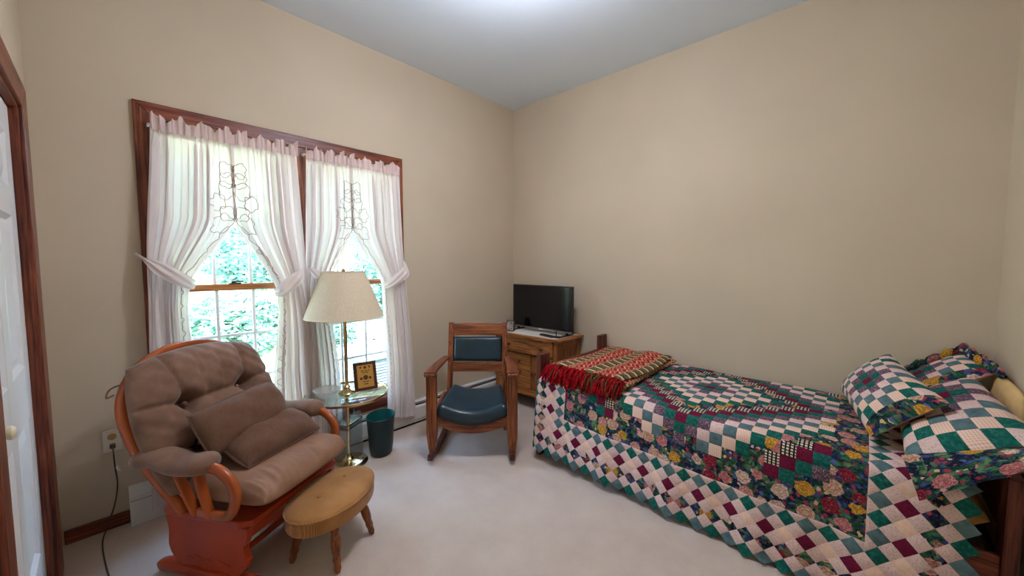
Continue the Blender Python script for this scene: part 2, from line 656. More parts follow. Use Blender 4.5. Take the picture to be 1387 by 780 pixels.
def prism(bm, poly, a0, a1, ax=2, bev=0.0):
    """poly of (p,q); extruded along axis ax from a0 to a1"""
    def mk(p, q, a):
        return {0: (a, p, q), 1: (p, a, q), 2: (p, q, a)}[ax]
    lo = [bm.verts.new(mk(p, q, a0)) for p, q in poly]
    hi = [bm.verts.new(mk(p, q, a1)) for p, q in poly]
    n = len(poly)
    f1 = bm.faces.new(lo[::-1])
    f2 = bm.faces.new(hi)
    for i in range(n):
        bm.faces.new((lo[i], lo[(i + 1) % n], hi[(i + 1) % n], hi[i]))
    if bev:
        es = list(f1.edges) + list(f2.edges)
        bmesh.ops.bevel(bm, geom=es, offset=bev, segments=2, affect='EDGES', profile=.5)


def PR(name, poly, a0, a1, mat, parent=None, ax=2, bev=0.0, tag=None):
    bm = bmesh.new()
    prism(bm, poly, a0, a1, ax, bev)
    return finish(name, bm, mat, parent, False, tag)


def cushion_bm(w, h, t, n=28, p=4, e=.55, rnd=.25, disp=None, tb=None, mtx=None):
    """closed cushion in x (w), y (h), thickness t along z; disp(u,v)-> extra height on the front"""
    bm = bmesh.new()
    gr = []
    for side in (1, -1):
        g = []
        for j in range(n + 1):
            row = []
            for i in range(n + 1):
                u = -1 + 2 * i / n
                v = -1 + 2 * j / n
                u = math.sin(u * PI / 2) * .45 + u * .55
                v = math.sin(v * PI / 2) * .45 + v * .55
                x = u * math.sqrt(max(0, 1 - rnd * v * v / 2)) * w / 2
                y = v * math.sqrt(max(0, 1 - rnd * u * u / 2)) * h / 2
                pr = max(0, (1 - abs(u) ** p) * (1 - abs(v) ** p)) ** e
                tt = t if side > 0 else (tb if tb is not None else t)
                z = side * tt / 2 * pr
                if disp and side > 0:
                    z += disp(u, v) * min(1, pr * 2.2)
                row.append(bm.verts.new((x, y, z)))
            g.append(row)
        gr.append(g)
        for j in range(n):
            for i in range(n):
                q = (g[j][i], g[j][i + 1], g[j + 1][i + 1], g[j + 1][i])
                bm.faces.new(q if side > 0 else q[::-1])
    bmesh.ops.remove_doubles(bm, verts=bm.verts, dist=1e-5)
    if mtx is not None:
        bmesh.ops.transform(bm, matrix=mtx, verts=bm.verts)
    return bm


def frame_mtx(o, x, y):
    x = Vector(x).normalized()
    z = x.cross(Vector(y)).normalized()
    y = z.cross(x)
    m = Matrix((x, y, z)).transposed().to_4x4()
    m.translation = Vector(o)
    return m


# ================================================================== THE ROOM
XR, YL, H = 3.37, -3.307, 3.05
WY0, WY1, WT = -2.959, -1.377, 2.26        # outer casing of the double window
OY0, OY1, OZ0, OZ1 = -2.885, -1.447, .32, 2.185  # wall opening
MY = -2.168                                 # mullion centre


def S_(name, boxes, mat):
    bm = bmesh.new()
    for b in boxes:
        box(bm, *b)
    return finish(name, bm, mat, None, False, STRUCT)


S_('floor', [(-.15, XR + .15, YL - .15, .15, -.1, 0)], 'carpet')
S_('ceiling', [(-.15, XR + .15, YL - .15, .15, H, H + .1)], 'ceiling_paint')
S_('wall_window', [(-.15, 0, YL - .15, OY0, 0, H), (-.15, 0, OY1, .15, 0, H), (-.15, 0, OY0, OY1, 0, OZ0), (-.15, 0, OY0, OY1, OZ1, H)], 'wall_paint')
S_('wall_bed', [(0, XR + .15, 0, .15, 0, H)], 'wall_paint')
S_('wall_head', [(XR, XR + .15, YL - .15, 0, 0, H)], 'wall_paint')
DX0, DX1, DZ = .36, 1.27, 2.03
S_('wall_door', [(0, DX0, YL - .15, YL, 0, H), (DX1, XR, YL - .15, YL, 0, H), (DX0, DX1, YL - .15, YL, DZ, H), (DX0, DX1, YL - .2, YL - .15, 0, DZ)], 'wall_paint')


# casings: mitred boards
def casing(name, poly, ax, a0, a1, mat):
    o = PR(name, poly, a0, a1, mat, None, ax, .004, dict(STRUCT))
    return o


cw = .074
casing('trim_1', [(WY0, WT), (WY1, WT), (WY1 - cw, WT - cw), (WY0 + cw, WT - cw)], 0, 0, .022, 'trim_wood_y')
casing('trim_2', [(WY0, WT), (WY0 + cw, WT - cw), (WY0 + cw, .30), (WY0, .30)], 0, 0, .022, 'trim_wood_z')
casing('trim_3', [(WY1, WT), (WY1, .30), (WY1 - cw, .30), (WY1 - cw, WT - cw)], 0, 0, .022, 'trim_wood_z')
casing('trim_4', [(MY - .034, WT - cw), (MY + .034, WT - cw), (MY + .034, .32), (MY - .034, .32)], 0, -.07, .022, 'trim_wood_z')
B('trim_5', -.08, .062, WY0 - .02, WY1 + .02, .295, .322, 'trim_wood_y', None, .005, dict(STRUCT))      # stool
B('trim_6', 0, .02, WY0, WY1, .222, .295, 'trim_wood_y', None, .004, dict(STRUCT))                       # apron
# door casing and jamb
casing('trim_7', [(.215, 0), (DX0 - .005, 0), (DX0 - .005, DZ), (.215, DZ + .105)], 1, YL - .002, YL + .017, 'trim_wood_z')
casing('trim_8', [(.215, DZ + .105), (DX0 - .005, DZ), (DX1 + .005, DZ), (DX1 + .105, DZ + .105)], 1, YL - .002, YL + .017, 'trim_wood_x')
casing('trim_9', [(DX1 + .105, 0), (DX1 + .105, DZ + .105), (DX1 + .005, DZ), (DX1 + .005, 0)], 1, YL - .002, YL + .017, 'trim_wood_z')
B('trim_10', DX0 - .005, DX0 + .012, YL - .14, YL + .004, 0, DZ, 'trim_wood_z', None, .002, dict(STRUCT))
B('trim_11', DX0 - .005, DX1, YL - .14, YL + .004, DZ - .012, DZ + .004, 'trim_wood_x', None, .002, dict(STRUCT))
# baseboards
B('baseboard_window', 0, .014, YL + .01, -3.066, 0, .072, 'trim_wood_y', None, .004, dict(STRUCT))
B('baseboard_bed', .05, XR, -.014, 0, 0, .072, 'trim_wood_x', None, .004, dict(STRUCT))
B('baseboard_head', XR - .014, XR, YL, -.014, 0, .072, 'trim_wood_y', None, .004, dict(STRUCT))
B('baseboard_door', DX1 + .105, XR, YL, YL + .014, 0, .072, 'trim_wood_x', None, .004, dict(STRUCT))

# ---- door: six-panel leaf
door = thing('door_1', 'white six-panel door in a dark oak frame', None, (DX0 + .016, YL - .055, 0), 0, None, 'structure')
dw, dh = DX1 - DX0 - .022, DZ - .02
bm = bmesh.new()
st = .115
cols = [(st, dw / 2 - .05), (dw / 2 + .05, dw - st)]
rows = [(.24, .80), (1.0, 1.58), (1.69, dh - .12)]
xs = [0, cols[0][0], cols[0][1], cols[1][0], cols[1][1], dw]
zs = [.008, rows[0][0], rows[0][1], rows[1][0], rows[1][1], rows[2][0], rows[2][1], dh]
for i in range(0, 6, 2):
    box(bm, xs[i], xs[i + 1], -.03, .035, .008, dh)
for k in range(2):
    for j in range(0, 8, 2):
        box(bm, cols[k][0], cols[k][1], -.03, .0349, zs[j], zs[j + 1])
finish('door_frame', bm, 'white_paint', door)
for (x0, x1) in cols:
    for (z0, z1) in rows:
        bm = bmesh.new()
        def ring(i, y):
            return [bm.verts.new(p) for p in ((x0 + i, y, z0 + i), (x1 - i, y, z0 + i), (x1 - i, y, z1 - i), (x0 + i, y, z1 - i))]
        rs = [ring(0, .034), ring(.018, .022), ring(.028, .022), ring(.06, .031)]
        for a, b in zip(rs, rs[1:]):
            for i in range(4):
                bm.faces.new((a[i], a[(i + 1) % 4], b[(i + 1) % 4], b[i]))
        bm.faces.new(rs[-1])
        finish('panel', bm, 'white_paint', door)
L('knob', [(.018, 0), (.018, .004), (.008, .007), (.008, .02), (.014, .025), (.019, .032), (.019, .038), (.013, .044), (.004, .046)], 'ivory', door, 20, (dw - .07, .035, .945), 1)

# ---- windows: two double-hung units
def window(name, y0, y1, label):
    w = thing(name, label, None, (0, 0, 0), 0, None, 'structure')
    bm = bmesh.new()
    jt = .022
    box(bm, -.14, -.0005, y0, y0 + jt, OZ0, OZ1)
    box(bm, -.14, -.0005, y1 - jt, y1, OZ0, OZ1)
    box(bm, -.14, -.0005, y0 + jt, y1 - jt, OZ1 - jt, OZ1)
    finish('jamb', bm, 'trim_wood_z', w)
    a, b = y0 + jt, y1 - jt
    mid = 1.252
    for nm, z0, z1, x, rb, rt in (('upper_sash', mid - .02, OZ1 - jt, -.085, .04, .04), ('lower_sash', .322, mid + .02, -.045, .06, .04)):
        s_ = .038
        bm = bmesh.new()
        box(bm, x - .017, x + .017, a, a + s_, z0, z1, .003)
        box(bm, x - .017, x + .017, b - s_, b, z0, z1, .003)
        box(bm, x - .017, x + .017, a + s_, b - s_, z0, z0 + rb, .003)
        box(bm, x - .017, x + .017, a + s_, b - s_, z1 - rt, z1, .003)
        sash = finish(nm, bm, 'sash_wood', w)
        ya, yb, za, zb = a + s_, b - s_, z0 + rb, z1 - rt
        nc, nr = 3, 3
        for i in range(1, nc):
            yy = ya + (yb - ya) * i / nc
            B('muntin', x - .009, x + .009, yy - .0085, yy + .0085, za, zb, 'muntin_white', sash, .002)
        for j in range(1, nr):
            zz = za + (zb - za) * j / nr
            B('muntin', x - .008, x + .008, ya, yb, zz - .0085, zz + .0085, 'muntin_white', sash, .002)
        for i in range(nc):
            for j in range(nr):
                p0, p1 = ya + (yb - ya) * i / nc, ya + (yb - ya) * (i + 1) / nc
                q0, q1 = za + (zb - za) * j / nr, za + (zb - za) * (j + 1) / nr
                bm = bmesh.new()
                vs = [bm.verts.new((x, p, q)) for p, q in ((p0, q0), (p1, q0), (p1, q1), (p0, q1))]
                bm.faces.new(vs)
                finish('pane', bm, 'window_glass', sash)
    # sash lock on the meeting rail
    c = (y0 + y1) / 2
    bm = bmesh.new()
    box(bm, -.075, -.025, c - .03, c + .03, mid + .0205, mid + .027, .002)
    lathe(bm, [(.014, mid + .027), (.014, mid + .036), (.006, mid + .04)], 12, (-.045, c - .005, 0))
    box(bm, -.05, -.038, c - .005, c + .045, mid + .03, mid + .038, .002)
    finish('sash_lock', bm, 'dark_metal', w)
    return w


window('window_1', OY0, MY - .03, 'oak double-hung window on the door side behind the glider')
window('window_2', MY + .03, OY1, 'oak double-hung window nearest the room corner')

# ---- baseboard heater along the window wall
ht = thing('baseboard_heater', 'long white enamel baseboard heater under the windows', 'heater', (0, 0, 0))
hy0, hy1 = -3.066, -.03
prof = [(.001, .018), (.001, .198), (.030, .198), (.042, .186), (.042, .180), (.036, .180), (.036, .170), (.058, .150), (.060, .144), (.060, .045), (.050, .030), (.050, .018)]
PR('cover', prof, hy0 + .20, hy1, 'heater_enamel', ht, 1)
PR('end_panel', [(.001, .0), (.001, .2), (.034, .2), (.063, .16), (.063, 0)], hy0, hy0 + .20, 'heater_enamel', ht, 1, .003)
B('slot', .0345, .0425, hy0 + .2, hy1, .182, .1855, 'black_gap', ht)
B('slot', .037, .0475, hy0 + .2, hy1, .163, .1692, 'black_gap', ht)
B('toe_gap', .002, .046, hy0 + .2, hy1, .0, .0175, 'black_gap', ht)
B('end_seam', .0, .0642, hy0 + .004, hy0 + .199, .134, .137, 'chrome_dark', ht)

# ---- outlet and cords
out = thing('wall_outlet', 'cream wall outlet plate beside the glider back', 'outlet', (0, -3.113, .47))
B('plate', 0, .006, -.036, .036, -.058, .058, 'outlet_plate', out, .003)
L('socket', [(.017, .006), (.017, .009), (.014, .0095)], 'outlet_tan', out, 18, (0, 0, .022), 0)
L('socket', [(.017, .006), (.017, .009), (.014, .0095)], 'outlet_plate', out, 18, (0, 0, -.022), 0)
crd = thing('power_cord', 'thin brown power cord hanging from the outlet to the carpet', 'cord', (0, 0, 0))
tube('cord', [(.035, -3.113, .448), (.05, -3.112, .43), (.045, -3.11, .35), (.035, -3.105, .24), (.04, -3.12, .14), (.065, -3.15, .05), (.14, -3.17, .006), (.4, -3.155, .005), (.7, -3.12, .005), (.95, -3.10, .005)], .0032, 'cord_brown', crd, 8)
B('plug', .009, .036, -3.124, -3.102, .436, .459, 'cord_brown', crd, .004)
PR('tag', [(-3.108, .336), (-3.102, .35), (-3.098, .345), (-3.094, .322), (-3.086, .312), (-3.094, .316), (-3.103, .322)], .046, .0475, 'tag_white', crd, 0)
tube('extension_cord', [(.62, -3.02, .0045), (.72, -2.965, .0045), (.86, -2.955, .0045), (1.0, -2.99, .0045), (1.2, -2.97, .0045)], .0032, 'cord_brown', None, 8,
     T('second brown cord lying on the carpet by the glider foot', 'cord'))

# ---- ceiling lamp (the room's own lamp, above the middle of the room)
cl = thing('ceiling_lamp', 'round frosted glass ceiling lamp above the room centre', 'lamp', (1.62, -1.72, H))
L('canopy', [(.15, -.001), (.16, -.012), (.16, -.03), (.14, -.035)], 'brass', cl, 32)
em = bpy.data.materials.new('lamp_lit')
em.use_nodes = True
em.node_tree.nodes.clear()
e_o = em.node_tree.nodes.new('ShaderNodeOutputMaterial')
e_e = em.node_tree.nodes.new('ShaderNodeEmission')
e_e.inputs[0].default_value = (.94, .97, 1.14, 1)
e_e.inputs[1].default_value = CEILING_LAMP_W / 6.0
em.node_tree.links.new(e_e.outputs[0], e_o.inputs[0])
M['lamp_lit'] = em
L('stem', [(.012, -.035), (.012, -.17)], 'brass', cl, 12)
L('diffuser', [(.03, -.165), (.09, -.17), (.14, -.185), (.155, -.21), (.15, -.24), (.125, -.27), (.09, -.292), (.04, -.304), (.005, -.306)], 'lamp_lit', cl, 32)

# ================================================================== BED
QF, QH = 1.20, 3.235      # foot and head end of the mattress
bed = thing('bed', 'dark wooden twin bed with plain plank posts, set along the wall', 'bed', (0, 0, 0))
B('post', 1.150, 1.188, -1.0, -.885, 0, .745, 'bed_wood_z', bed, .004)
B('post', 1.150, 1.188, -.155, -.04, 0, .765, 'bed_wood_z', bed, .004)
B('foot_rail', 1.155, 1.183, -.885, -.155, .50, .645, 'bed_wood_y', bed, .004)
B('foot_rail', 1.155, 1.183, -.885, -.155, .22, .34, 'bed_wood_y', bed, .004)
B('post', 3.262, 3.300, -1.0, -.885, 0, .655, 'bed_wood_z', bed, .004)
B('post', 3.262, 3.300, -.155, -.04, 0, .655, 'bed_wood_z', bed, .004)
B('head_rail', 3.267, 3.295, -.885, -.155, .42, .60, 'bed_wood_y', bed, .004)
B('side_rail', 1.188, 3.262, -.985, -.96, .20, .36, 'bed_wood_x', bed, .004)
B('side_rail', 1.188, 3.262, -.08, -.055, .20, .36, 'bed_wood_x', bed, .004)
bm = cushion_bm(QH - QF, .93, .20, 20, 14, .4, .02)
bmesh.ops.translate(bm, vec=((QF + QH) / 2 + .005, -.495, .465), verts=bm.verts)
finish('mattress', bm, 'mattress_tan', None, True, T('tan mattress showing at the head end below the pillow', 'mattress'))

# ---- quilt as a cloth: flat coordinates (s along the bed, a across, measured from the medallion centre)
Q = .0597
SCN, YC, ZT = 2.165, -.462, .588
A1, RB = .50, .055


def smooth01(x):
    x = max(0, min(1, x))
    return x * x * (3 - 2 * x)


def hang(a, s):
    """-> (outward y offset from YC, z, hanging amount)"""
    crown = .010 * math.cos(min(1, abs(a) / .55) * PI / 2) + .004 * math.sin(s * 9 + a * 7)
    if a <= A1:
        return a, ZT + crown, 0
    l = RB * PI / 2
    if a < A1 + l:
        th = (a - A1) / RB
        return A1 + RB * math.sin(th), ZT + crown - RB * (1 - math.cos(th)), 0
    d = a - A1 - l
    z0 = ZT - RB
    fl = .10
    z = z0 - d * .99
    if z < .014:
        extra = .014 - z
        return A1 + RB + fl * (z0 - .014) + extra * .95, .014 + .004 * math.sin(s * 40), d
    return A1 + RB + fl * d, z, d


def S_quilt(s, a0):
    a = a0 + .052 * (s - 2.05)
    o, z, d = hang(a, s)
    k = smooth01(d / .45)
    o += k * (.012 * math.sin(s * 15 + 1.0) + .008 * math.sin(s * 33 + .5))
    o += smooth01(d / .3) * .03 * math.exp(-((s - 1.50) / .05) ** 2)
    y = min(-.012, YC - o)
    x = s
    sc_, Rc = 1.205, .07
    if s < sc_ and a > A1 + .01:
        th = (sc_ - s) / Rc
        Re = min(Rc, max(.012, o - A1 + .01))
        c = (sc_, y + Re)
        if th < PI / 2:
            x = c[0] - Re * math.sin(th)
            y = c[1] - Re * math.cos(th)
        else:
            x = c[0] - Re
            y = c[1] + (th - PI / 2) * Rc
    return Vector((x, y, z))


SEQ = ['q_burgundy', 'q_green', 'q_plum', 'q_cream', 'q_slate', 'q_gingham', 'q_green', 'q_floral', 'q_dash']

# camera-facing size of a patch, used only to pick the patches that become separate parts
cf = Vector((-math.sin(R(42.883)) * math.cos(R(3.751)), math.cos(R(42.883)) * math.cos(R(3.751)), -math.sin(R(3.751))))
cr_ = cf.cross(Vector((0, 0, 1))).normalized()
cu = cr_.cross(cf)
CL = Vector(cam.location)


def pix(p):
    d = p - CL
    z = max(.05, d.dot(cf))
    return FPX * d.dot(cr_) / z, FPX * d.dot(cu) / z


def screen_area(pts):
    q = [pix(p) for p in pts]
    if all(abs(x) > 700 or abs(y) > 392 for x, y in q):
        return 0
    return .5 * abs(sum(q[i][0] * q[(i + 1) % len(q)][1] - q[(i + 1) % len(q)][0] * q[i][1] for i in range(len(q))))


def patch_geo(S, quad, n=4, puff=.004, uvs=None):
    """quad: 4 flat points; returns verts, faces, uvs"""
    vs, fs, uv = [], [], []
    e = 1e-3
    for j in range(n + 1):
        for i in range(n + 1):
            u, v = i / n, j / n
            p = [(quad[0][k] * (1 - u) + quad[1][k] * u) * (1 - v) + (quad[3][k] * (1 - u) + quad[2][k] * u) * v for k in (0, 1)]
            P = S(*p)
            if puff:
                nx = (S(p[0] + e, p[1]) - P).cross(S(p[0], p[1] + e) - P)
                if nx.length > 0:
                    P = P + nx.normalized() * (puff * (1 - (2 * u - 1) ** 2) * (1 - (2 * v - 1) ** 2) * PSIGN[0])
            vs.append(P)
            uv.append(p if uvs is None else uvs(p))
    for j in range(n):
        for i in range(n):
            a = j * (n + 1) + i
            fs.append((a, a + 1, a + n + 2, a + n + 1))
    return vs, fs, uv


PSIGN = [1]


def add_geo(name, geos, mats, parent, tag=None):
    """geos: list of (verts, faces, uvs, material)"""
    V, F, UV, MI = [], [], [], []
    names = []
    for vs, fs, uv, m in geos:
        if m not in names:
            names.append(m)
        o = len(V)
        V += [tuple(v) for v in vs]
        UV += uv
        for f in fs:
            F.append(tuple(i + o for i in f))
            MI.append(names.index(m))
    me = bpy.data.meshes.new(name)
    me.from_pydata(V, [], F)
    for m in names:
        me.materials.append(M[m])
    me.polygons.foreach_set('material_index', MI)
    me.polygons.foreach_set('use_smooth', [True] * len(F))
    l = me.uv_layers.new(name='UVMap')
    loops = [0] * len(me.loops)
    me.loops.foreach_get('vertex_index', loops)
    l.data.foreach_set('uv', [c for i in loops for c in UV[i]])
    me.update()
    o = bpy.data.objects.new(name, me)
    COL.objects.link(o)
    if parent:
        o.parent = parent
    if tag:
        for k, v in tag.items():
            o[k] = v
    return o


def build_patches(thing_, patches, S, limit, puff, n=4, uvs=None, floral_name='floral_border'):
    sized = []
    floral = []
    for quad, m in patches:
        g = patch_geo(S, quad, n, 0 if m == 'q_floral' and floral_name else puff, uvs)
        g = (*g, m)
        if m == 'q_floral' and floral_name:
            floral.append(g)
            continue
        c = [g[0][0], g[0][n], g[0][-1], g[0][n * (n + 1)]]
        sized.append((screen_area(c), g))
    sized.sort(key=lambda q: -q[0])
    for a, g in sized[:limit]:
        add_geo('patch', [g], None, thing_)
    rest = [g for a, g in sized[limit:]]
    if rest:
        add_geo('patchwork', rest, None, thing_, {'kind': 'stuff'})
    if floral:
        add_geo(floral_name, floral, None, thing_, {'label': 'navy floral print with yellow and pink roses'})


quilt = thing('patchwork_quilt', 'patchwork quilt of green, cream and burgundy squares draped over the bed', 'quilt', (0, 0, 0))
patches = []
PH = 13.5 * Q
SH, SF = SCN + 12.5 * Q, SCN - 12.5 * Q
for j in range(-7, 14):
    for i in range(-12, 13):
        d = abs(i) + abs(j)
        m = SEQ[d % 9].replace('q_floral', 'q_floral_scrap')
        if abs(i) >= 11 or j >= 12:
            m = 'q_floral'
        # flowers spill irregularly into the squares along the border
        if (j == 11 and (i * 7 + 3) % 5 < 2) or (abs(i) == 10 and (j * 5 + 1) % 4 == 0 and j > -5):
            m = 'q_floral'
        x0, y0 = SCN + (i - .5) * Q, (j - .5) * Q
        patches.append(([(x0, y0), (x0 + Q, y0), (x0 + Q, y0 + Q), (x0, y0 + Q)], m))
P_ = 25 * Q / 20


def border_mat(r, k):
    if r % 2 == 0:
        return 'q_cream'
    k = k % 2
    if r in (1, 7):
        return ('q_green', 'q_slate')[k]
    if r == 3:
        return ('q_peach', 'q_burgundy')[k]
    return 'q_floral5'


flo5 = ['q_floral', 'q_dash', 'q_floral', 'q_burgundy', 'q_floral', 'q_green']
# lattice of on-point squares measured from the near head corner of the panel (m towards head, n down)
hp = P_ / 2
for n_ in range(-41, 8):
    for m_ in range(-48, 8):
        if (m_ + n_) % 2:
            continue
        sx_, ax_ = SH + m_ * hp, PH + n_ * hp
        inside_s = SF + 1e-4 < sx_ < SH - 1e-4
        inside_a = ax_ < PH - 1e-4
        if inside_s and inside_a:
            continue
        r_h = m_
        r_f = -40 - m_
        r = max(r_h, r_f, n_)
        if r > 7 or r < 0:
            continue
        if ax_ < -(7.5 * Q):
            continue
        if r == n_:
            k = (m_ - 1) // 2
        else:
            k = (n_ - 1) // 2
        mt = border_mat(r, k)
        if r > 0 and r % 2 == 0 and r == 4 and False:
            mt = 'q_cream'
        pts = [(sx_ - hp, ax_), (sx_, ax_ - hp), (sx_ + hp, ax_), (sx_, ax_ + hp)]
        if r == 0:     # half triangles at the seam
            def clampout(p):
                s_, a_ = p
                if n_ == 0 and SF - 1e-4 <= sx_ <= SH + 1e-4 and a_ < PH:
                    return None
                if m_ == 0 and s_ < SH and n_ <= 0:
                    return None
                if m_ == -40 and s_ > SF and n_ <= 0:
                    return None
                return p
            keep = [p for p in pts if clampout(p)]
            if m_ in (0, -40) and n_ == 0:
                e_ = SH if m_ == 0 else SF
                g_ = 1 if m_ == 0 else -1
                q1 = [(e_, PH - hp), (e_ + g_ * hp, PH), (e_, PH + hp), (e_, PH)]
                q2 = [(e_ - g_ * hp, PH), (e_ - g_ * hp / 2, PH), (e_, PH), (e_, PH + hp)]
                for q_ in (q1, q2):
                    patches.append((q_ if g_ > 0 else q_[::-1], 'q_cream'))
                continue
            if len(keep) < 3:
                continue
            if len(keep) == 3:
                mid_ = ((keep[0][0] + keep[2][0]) / 2, (keep[0][1] + keep[2][1]) / 2)
                if n_ == 0:
                    keep = [keep[0], mid_, keep[1], keep[2]] if False else [(sx_ - hp, PH), (sx_, PH), (sx_ + hp, PH), (sx_, PH + hp)]
                elif m_ == 0:
                    keep = [(SH, ax_ - hp), (SH + hp, ax_), (SH, ax_ + hp), (SH, ax_)]
                else:
                    keep = [(SF, ax_ + hp), (SF - hp, ax_), (SF, ax_ - hp), (SF, ax_)]
            pts = keep
        if mt == 'q_floral5':
            mt = flo5[(m_ * 3 + n_ * 5 + 200) % 6]
            mt = {'q_floral': 'q_floral_scrap'}.get(mt, 'q_floral_scrap')
        # the foot end of the quilt is tucked inside the footboard on top
        amean = ax_ + .052 * (sx_ - 2.05)
        if amean < A1 + .03 and sx_ < QF + .02:
            continue
        if sx_ < 1.02:
            continue
        patches.append((pts, mt))
M['q_floral_scrap'] = M['q_floral']
PSIGN[0] = -1
build_patches(quilt, patches, S_quilt, 300, .0045)


# ---- pillows defined by four corners
def pillow_S(A, Bc, C, D, th, p=3.2, e=.6, pinch=.05, sign=1):
    A, Bc, C, D = map(Vector, (A, Bc, C, D))
    nrm = (Bc - A).cross(D - A).normalized()

    def S(u, v):
        U, V = 2 * u - 1, 2 * v - 1
        uu = .5 + .5 * U * (1 - pinch * (1 - V * V))
        vv = .5 + .5 * V * (1 - pinch * (1 - U * U))
        base = (A * (1 - uu) + Bc * uu) * (1 - vv) + (D * (1 - uu) + C * uu) * vv
        pr = max(0.0, (1 - min(1, abs(U)) ** p) * (1 - min(1, abs(V)) ** p)) ** e
        wr = .004 * math.sin(9 * u + 3) * math.sin(8 * v + 1)
        return base + nrm * (th * pr * sign + wr * pr)
    return S


def sham(label, corners, th, thb, nx, ny, ci, cj, ring=1, off=0, back='pillow_back'):
    pl = thing('pillow_sham', label, 'pillow', (0, 0, 0), 0, 'patchwork pillow shams on the bed')
    S = pillow_S(*corners, th)
    Sb = pillow_S(*corners, thb, sign=-1)
    ps = []
    for j in range(ny):
        for i in range(nx):
            m = SEQ[(abs(i - ci) + abs(j - cj) + off) % 9].replace('q_floral', 'q_cream').replace('q_dash', 'q_slate')
            if i >= nx - ring or (j >= ny - ring and back != 'pillow_back'):
                m = 'q_floral'
            q = [(i / nx, j / ny), ((i + 1) / nx, j / ny), ((i + 1) / nx, (j + 1) / ny), (i / nx, (j + 1) / ny)]
            ps.append((q, m))
    w = (Vector(corners[1]) - Vector(corners[0])).length
    h = (Vector(corners[3]) - Vector(corners[0])).length
    PSIGN[0] = 1
    build_patches(pl, ps, S, 300, .003, 4, lambda p: (p[0] * w + .3 * ci, p[1] * h), 'floral_edge')
    g = []
    n = 16
    vs = [Sb(i / n, j / n) for j in range(n + 1) for i in range(n + 1)]
    fs = [(j * (n + 1) + i, (j + 1) * (n + 1) + i, (j + 1) * (n + 1) + i + 1, j * (n + 1) + i + 1) for j in range(n) for i in range(n)]
    add_geo('back', [(vs, fs, [(0, 0)] * len(vs), back)], None, pl)
    return pl, S


# corners in order: foot-side wall end, foot-side near end, head-side near end, head-side wall end
sham('leaning patchwork pillow in front, standing on the quilt', [(2.79, -.19, .66), (2.915, -.86, .64), (3.14, -.80, .835), (2.985, -.15, .90)], .085, .05, 11, 7, 5, 3, 1, 0)
shA, SA = sham('large flat patchwork pillow nearest the camera at the head', [(3.00, -.30, .66), (3.01, -1.02, .635), (3.345, -.98, .80), (3.27, -.26, .86)], .06, .04, 9, 6, 3, 3, 0)
sham('patchwork pillow at the back against the wall, partly hidden', [(3.02, -.04, .70), (3.03, -.36, .70), (3.33, -.34, .90), (3.27, -.03, .93)], .05, .04, 6, 7, 2, 2)
# floral flounce of the near pillow hanging over the bed edge
vs, fs, uv = [], [], []
n1, n2 = 28, 6
for i in range(n1 + 1):
    u = i / n1
    e0 = Vector((2.998, -1.005, .652)).lerp(Vector((3.345, -.985, .80)), u)
    dr = .085 * (1 - u) ** 1.5 + .0
    for k in range(n2 + 1):
        v = k / n2
        w_ = .006 * math.sin(u * 22) * v
        vs.append(e0 + Vector((.05 * v * (1 - u), -.006 - .075 * math.sin(v * 1.4) - w_, -.045 * v * v - dr * v)))
        uv.append((u * .35 + 5, v * .2))
for i in range(n1):
    for k in range(n2):
        a = i * (n2 + 1) + k
        fs.append((a, a + 1, a + n2 + 2, a + n2 + 1))
add_geo('flounce', [(vs, fs, uv, 'q_floral')], None, shA)
# ruffle on the back pillow's top edge
bm = bmesh.new()
rp = []
for i in range(61):
    u = i / 60
    p = Vector((3.05, -.02, .79)).lerp(Vector((3.27, -.03, .95)), min(1, u * 2)) if u < .5 else Vector((3.27, -.03, .95)).lerp(Vector((3.345, -.42, .90)), (u - .5) * 2)
    rp.append(p)
vs, fs, uv = [], [], []
for i, p in enumerate(rp):
    rad = .024 * (1 + .28 * math.sin(i * .9) + .16 * math.sin(i * 2.3 + 1)) * min(1, .3 + i / 8, .3 + (60 - i) / 8)
    for k in range(10):
        an = 2 * PI * k / 10
        vs.append(p + Vector((rad * .7 * math.cos(an) - .006, rad * .5 * math.cos(an), rad * math.sin(an))))
        uv.append((i * .011 + 9, k * .014))
for i in range(60):
    for k in range(10):
        fs.append((i * 10 + k, i * 10 + (k + 1) % 10, i * 10 + 10 + (k + 1) % 10, i * 10 + 10 + k))
add_geo('ruffle', [(vs, fs, uv, 'q_floral')], None, bpy.data.objects['pillow_sham.002'])
bm.free()
# plain tan pillow between the shams and the wall
bm = cushion_bm(.5, .30, .05, 20, 4, .55, .4, mtx=frame_mtx((3.342, -.44, .74), (0, -1, 0), (.02, 0, 1)))
finish('bed_pillow', bm, 'pillow_tan', None, True, T('plain tan pillow squeezed behind the patchwork pillows at the wall', 'pillow'))

# ---- folded throw with fringe
thr = thing('throw_blanket', 'folded red and olive woven throw with red fringe at the bed foot', 'blanket', (0, 0, 0))


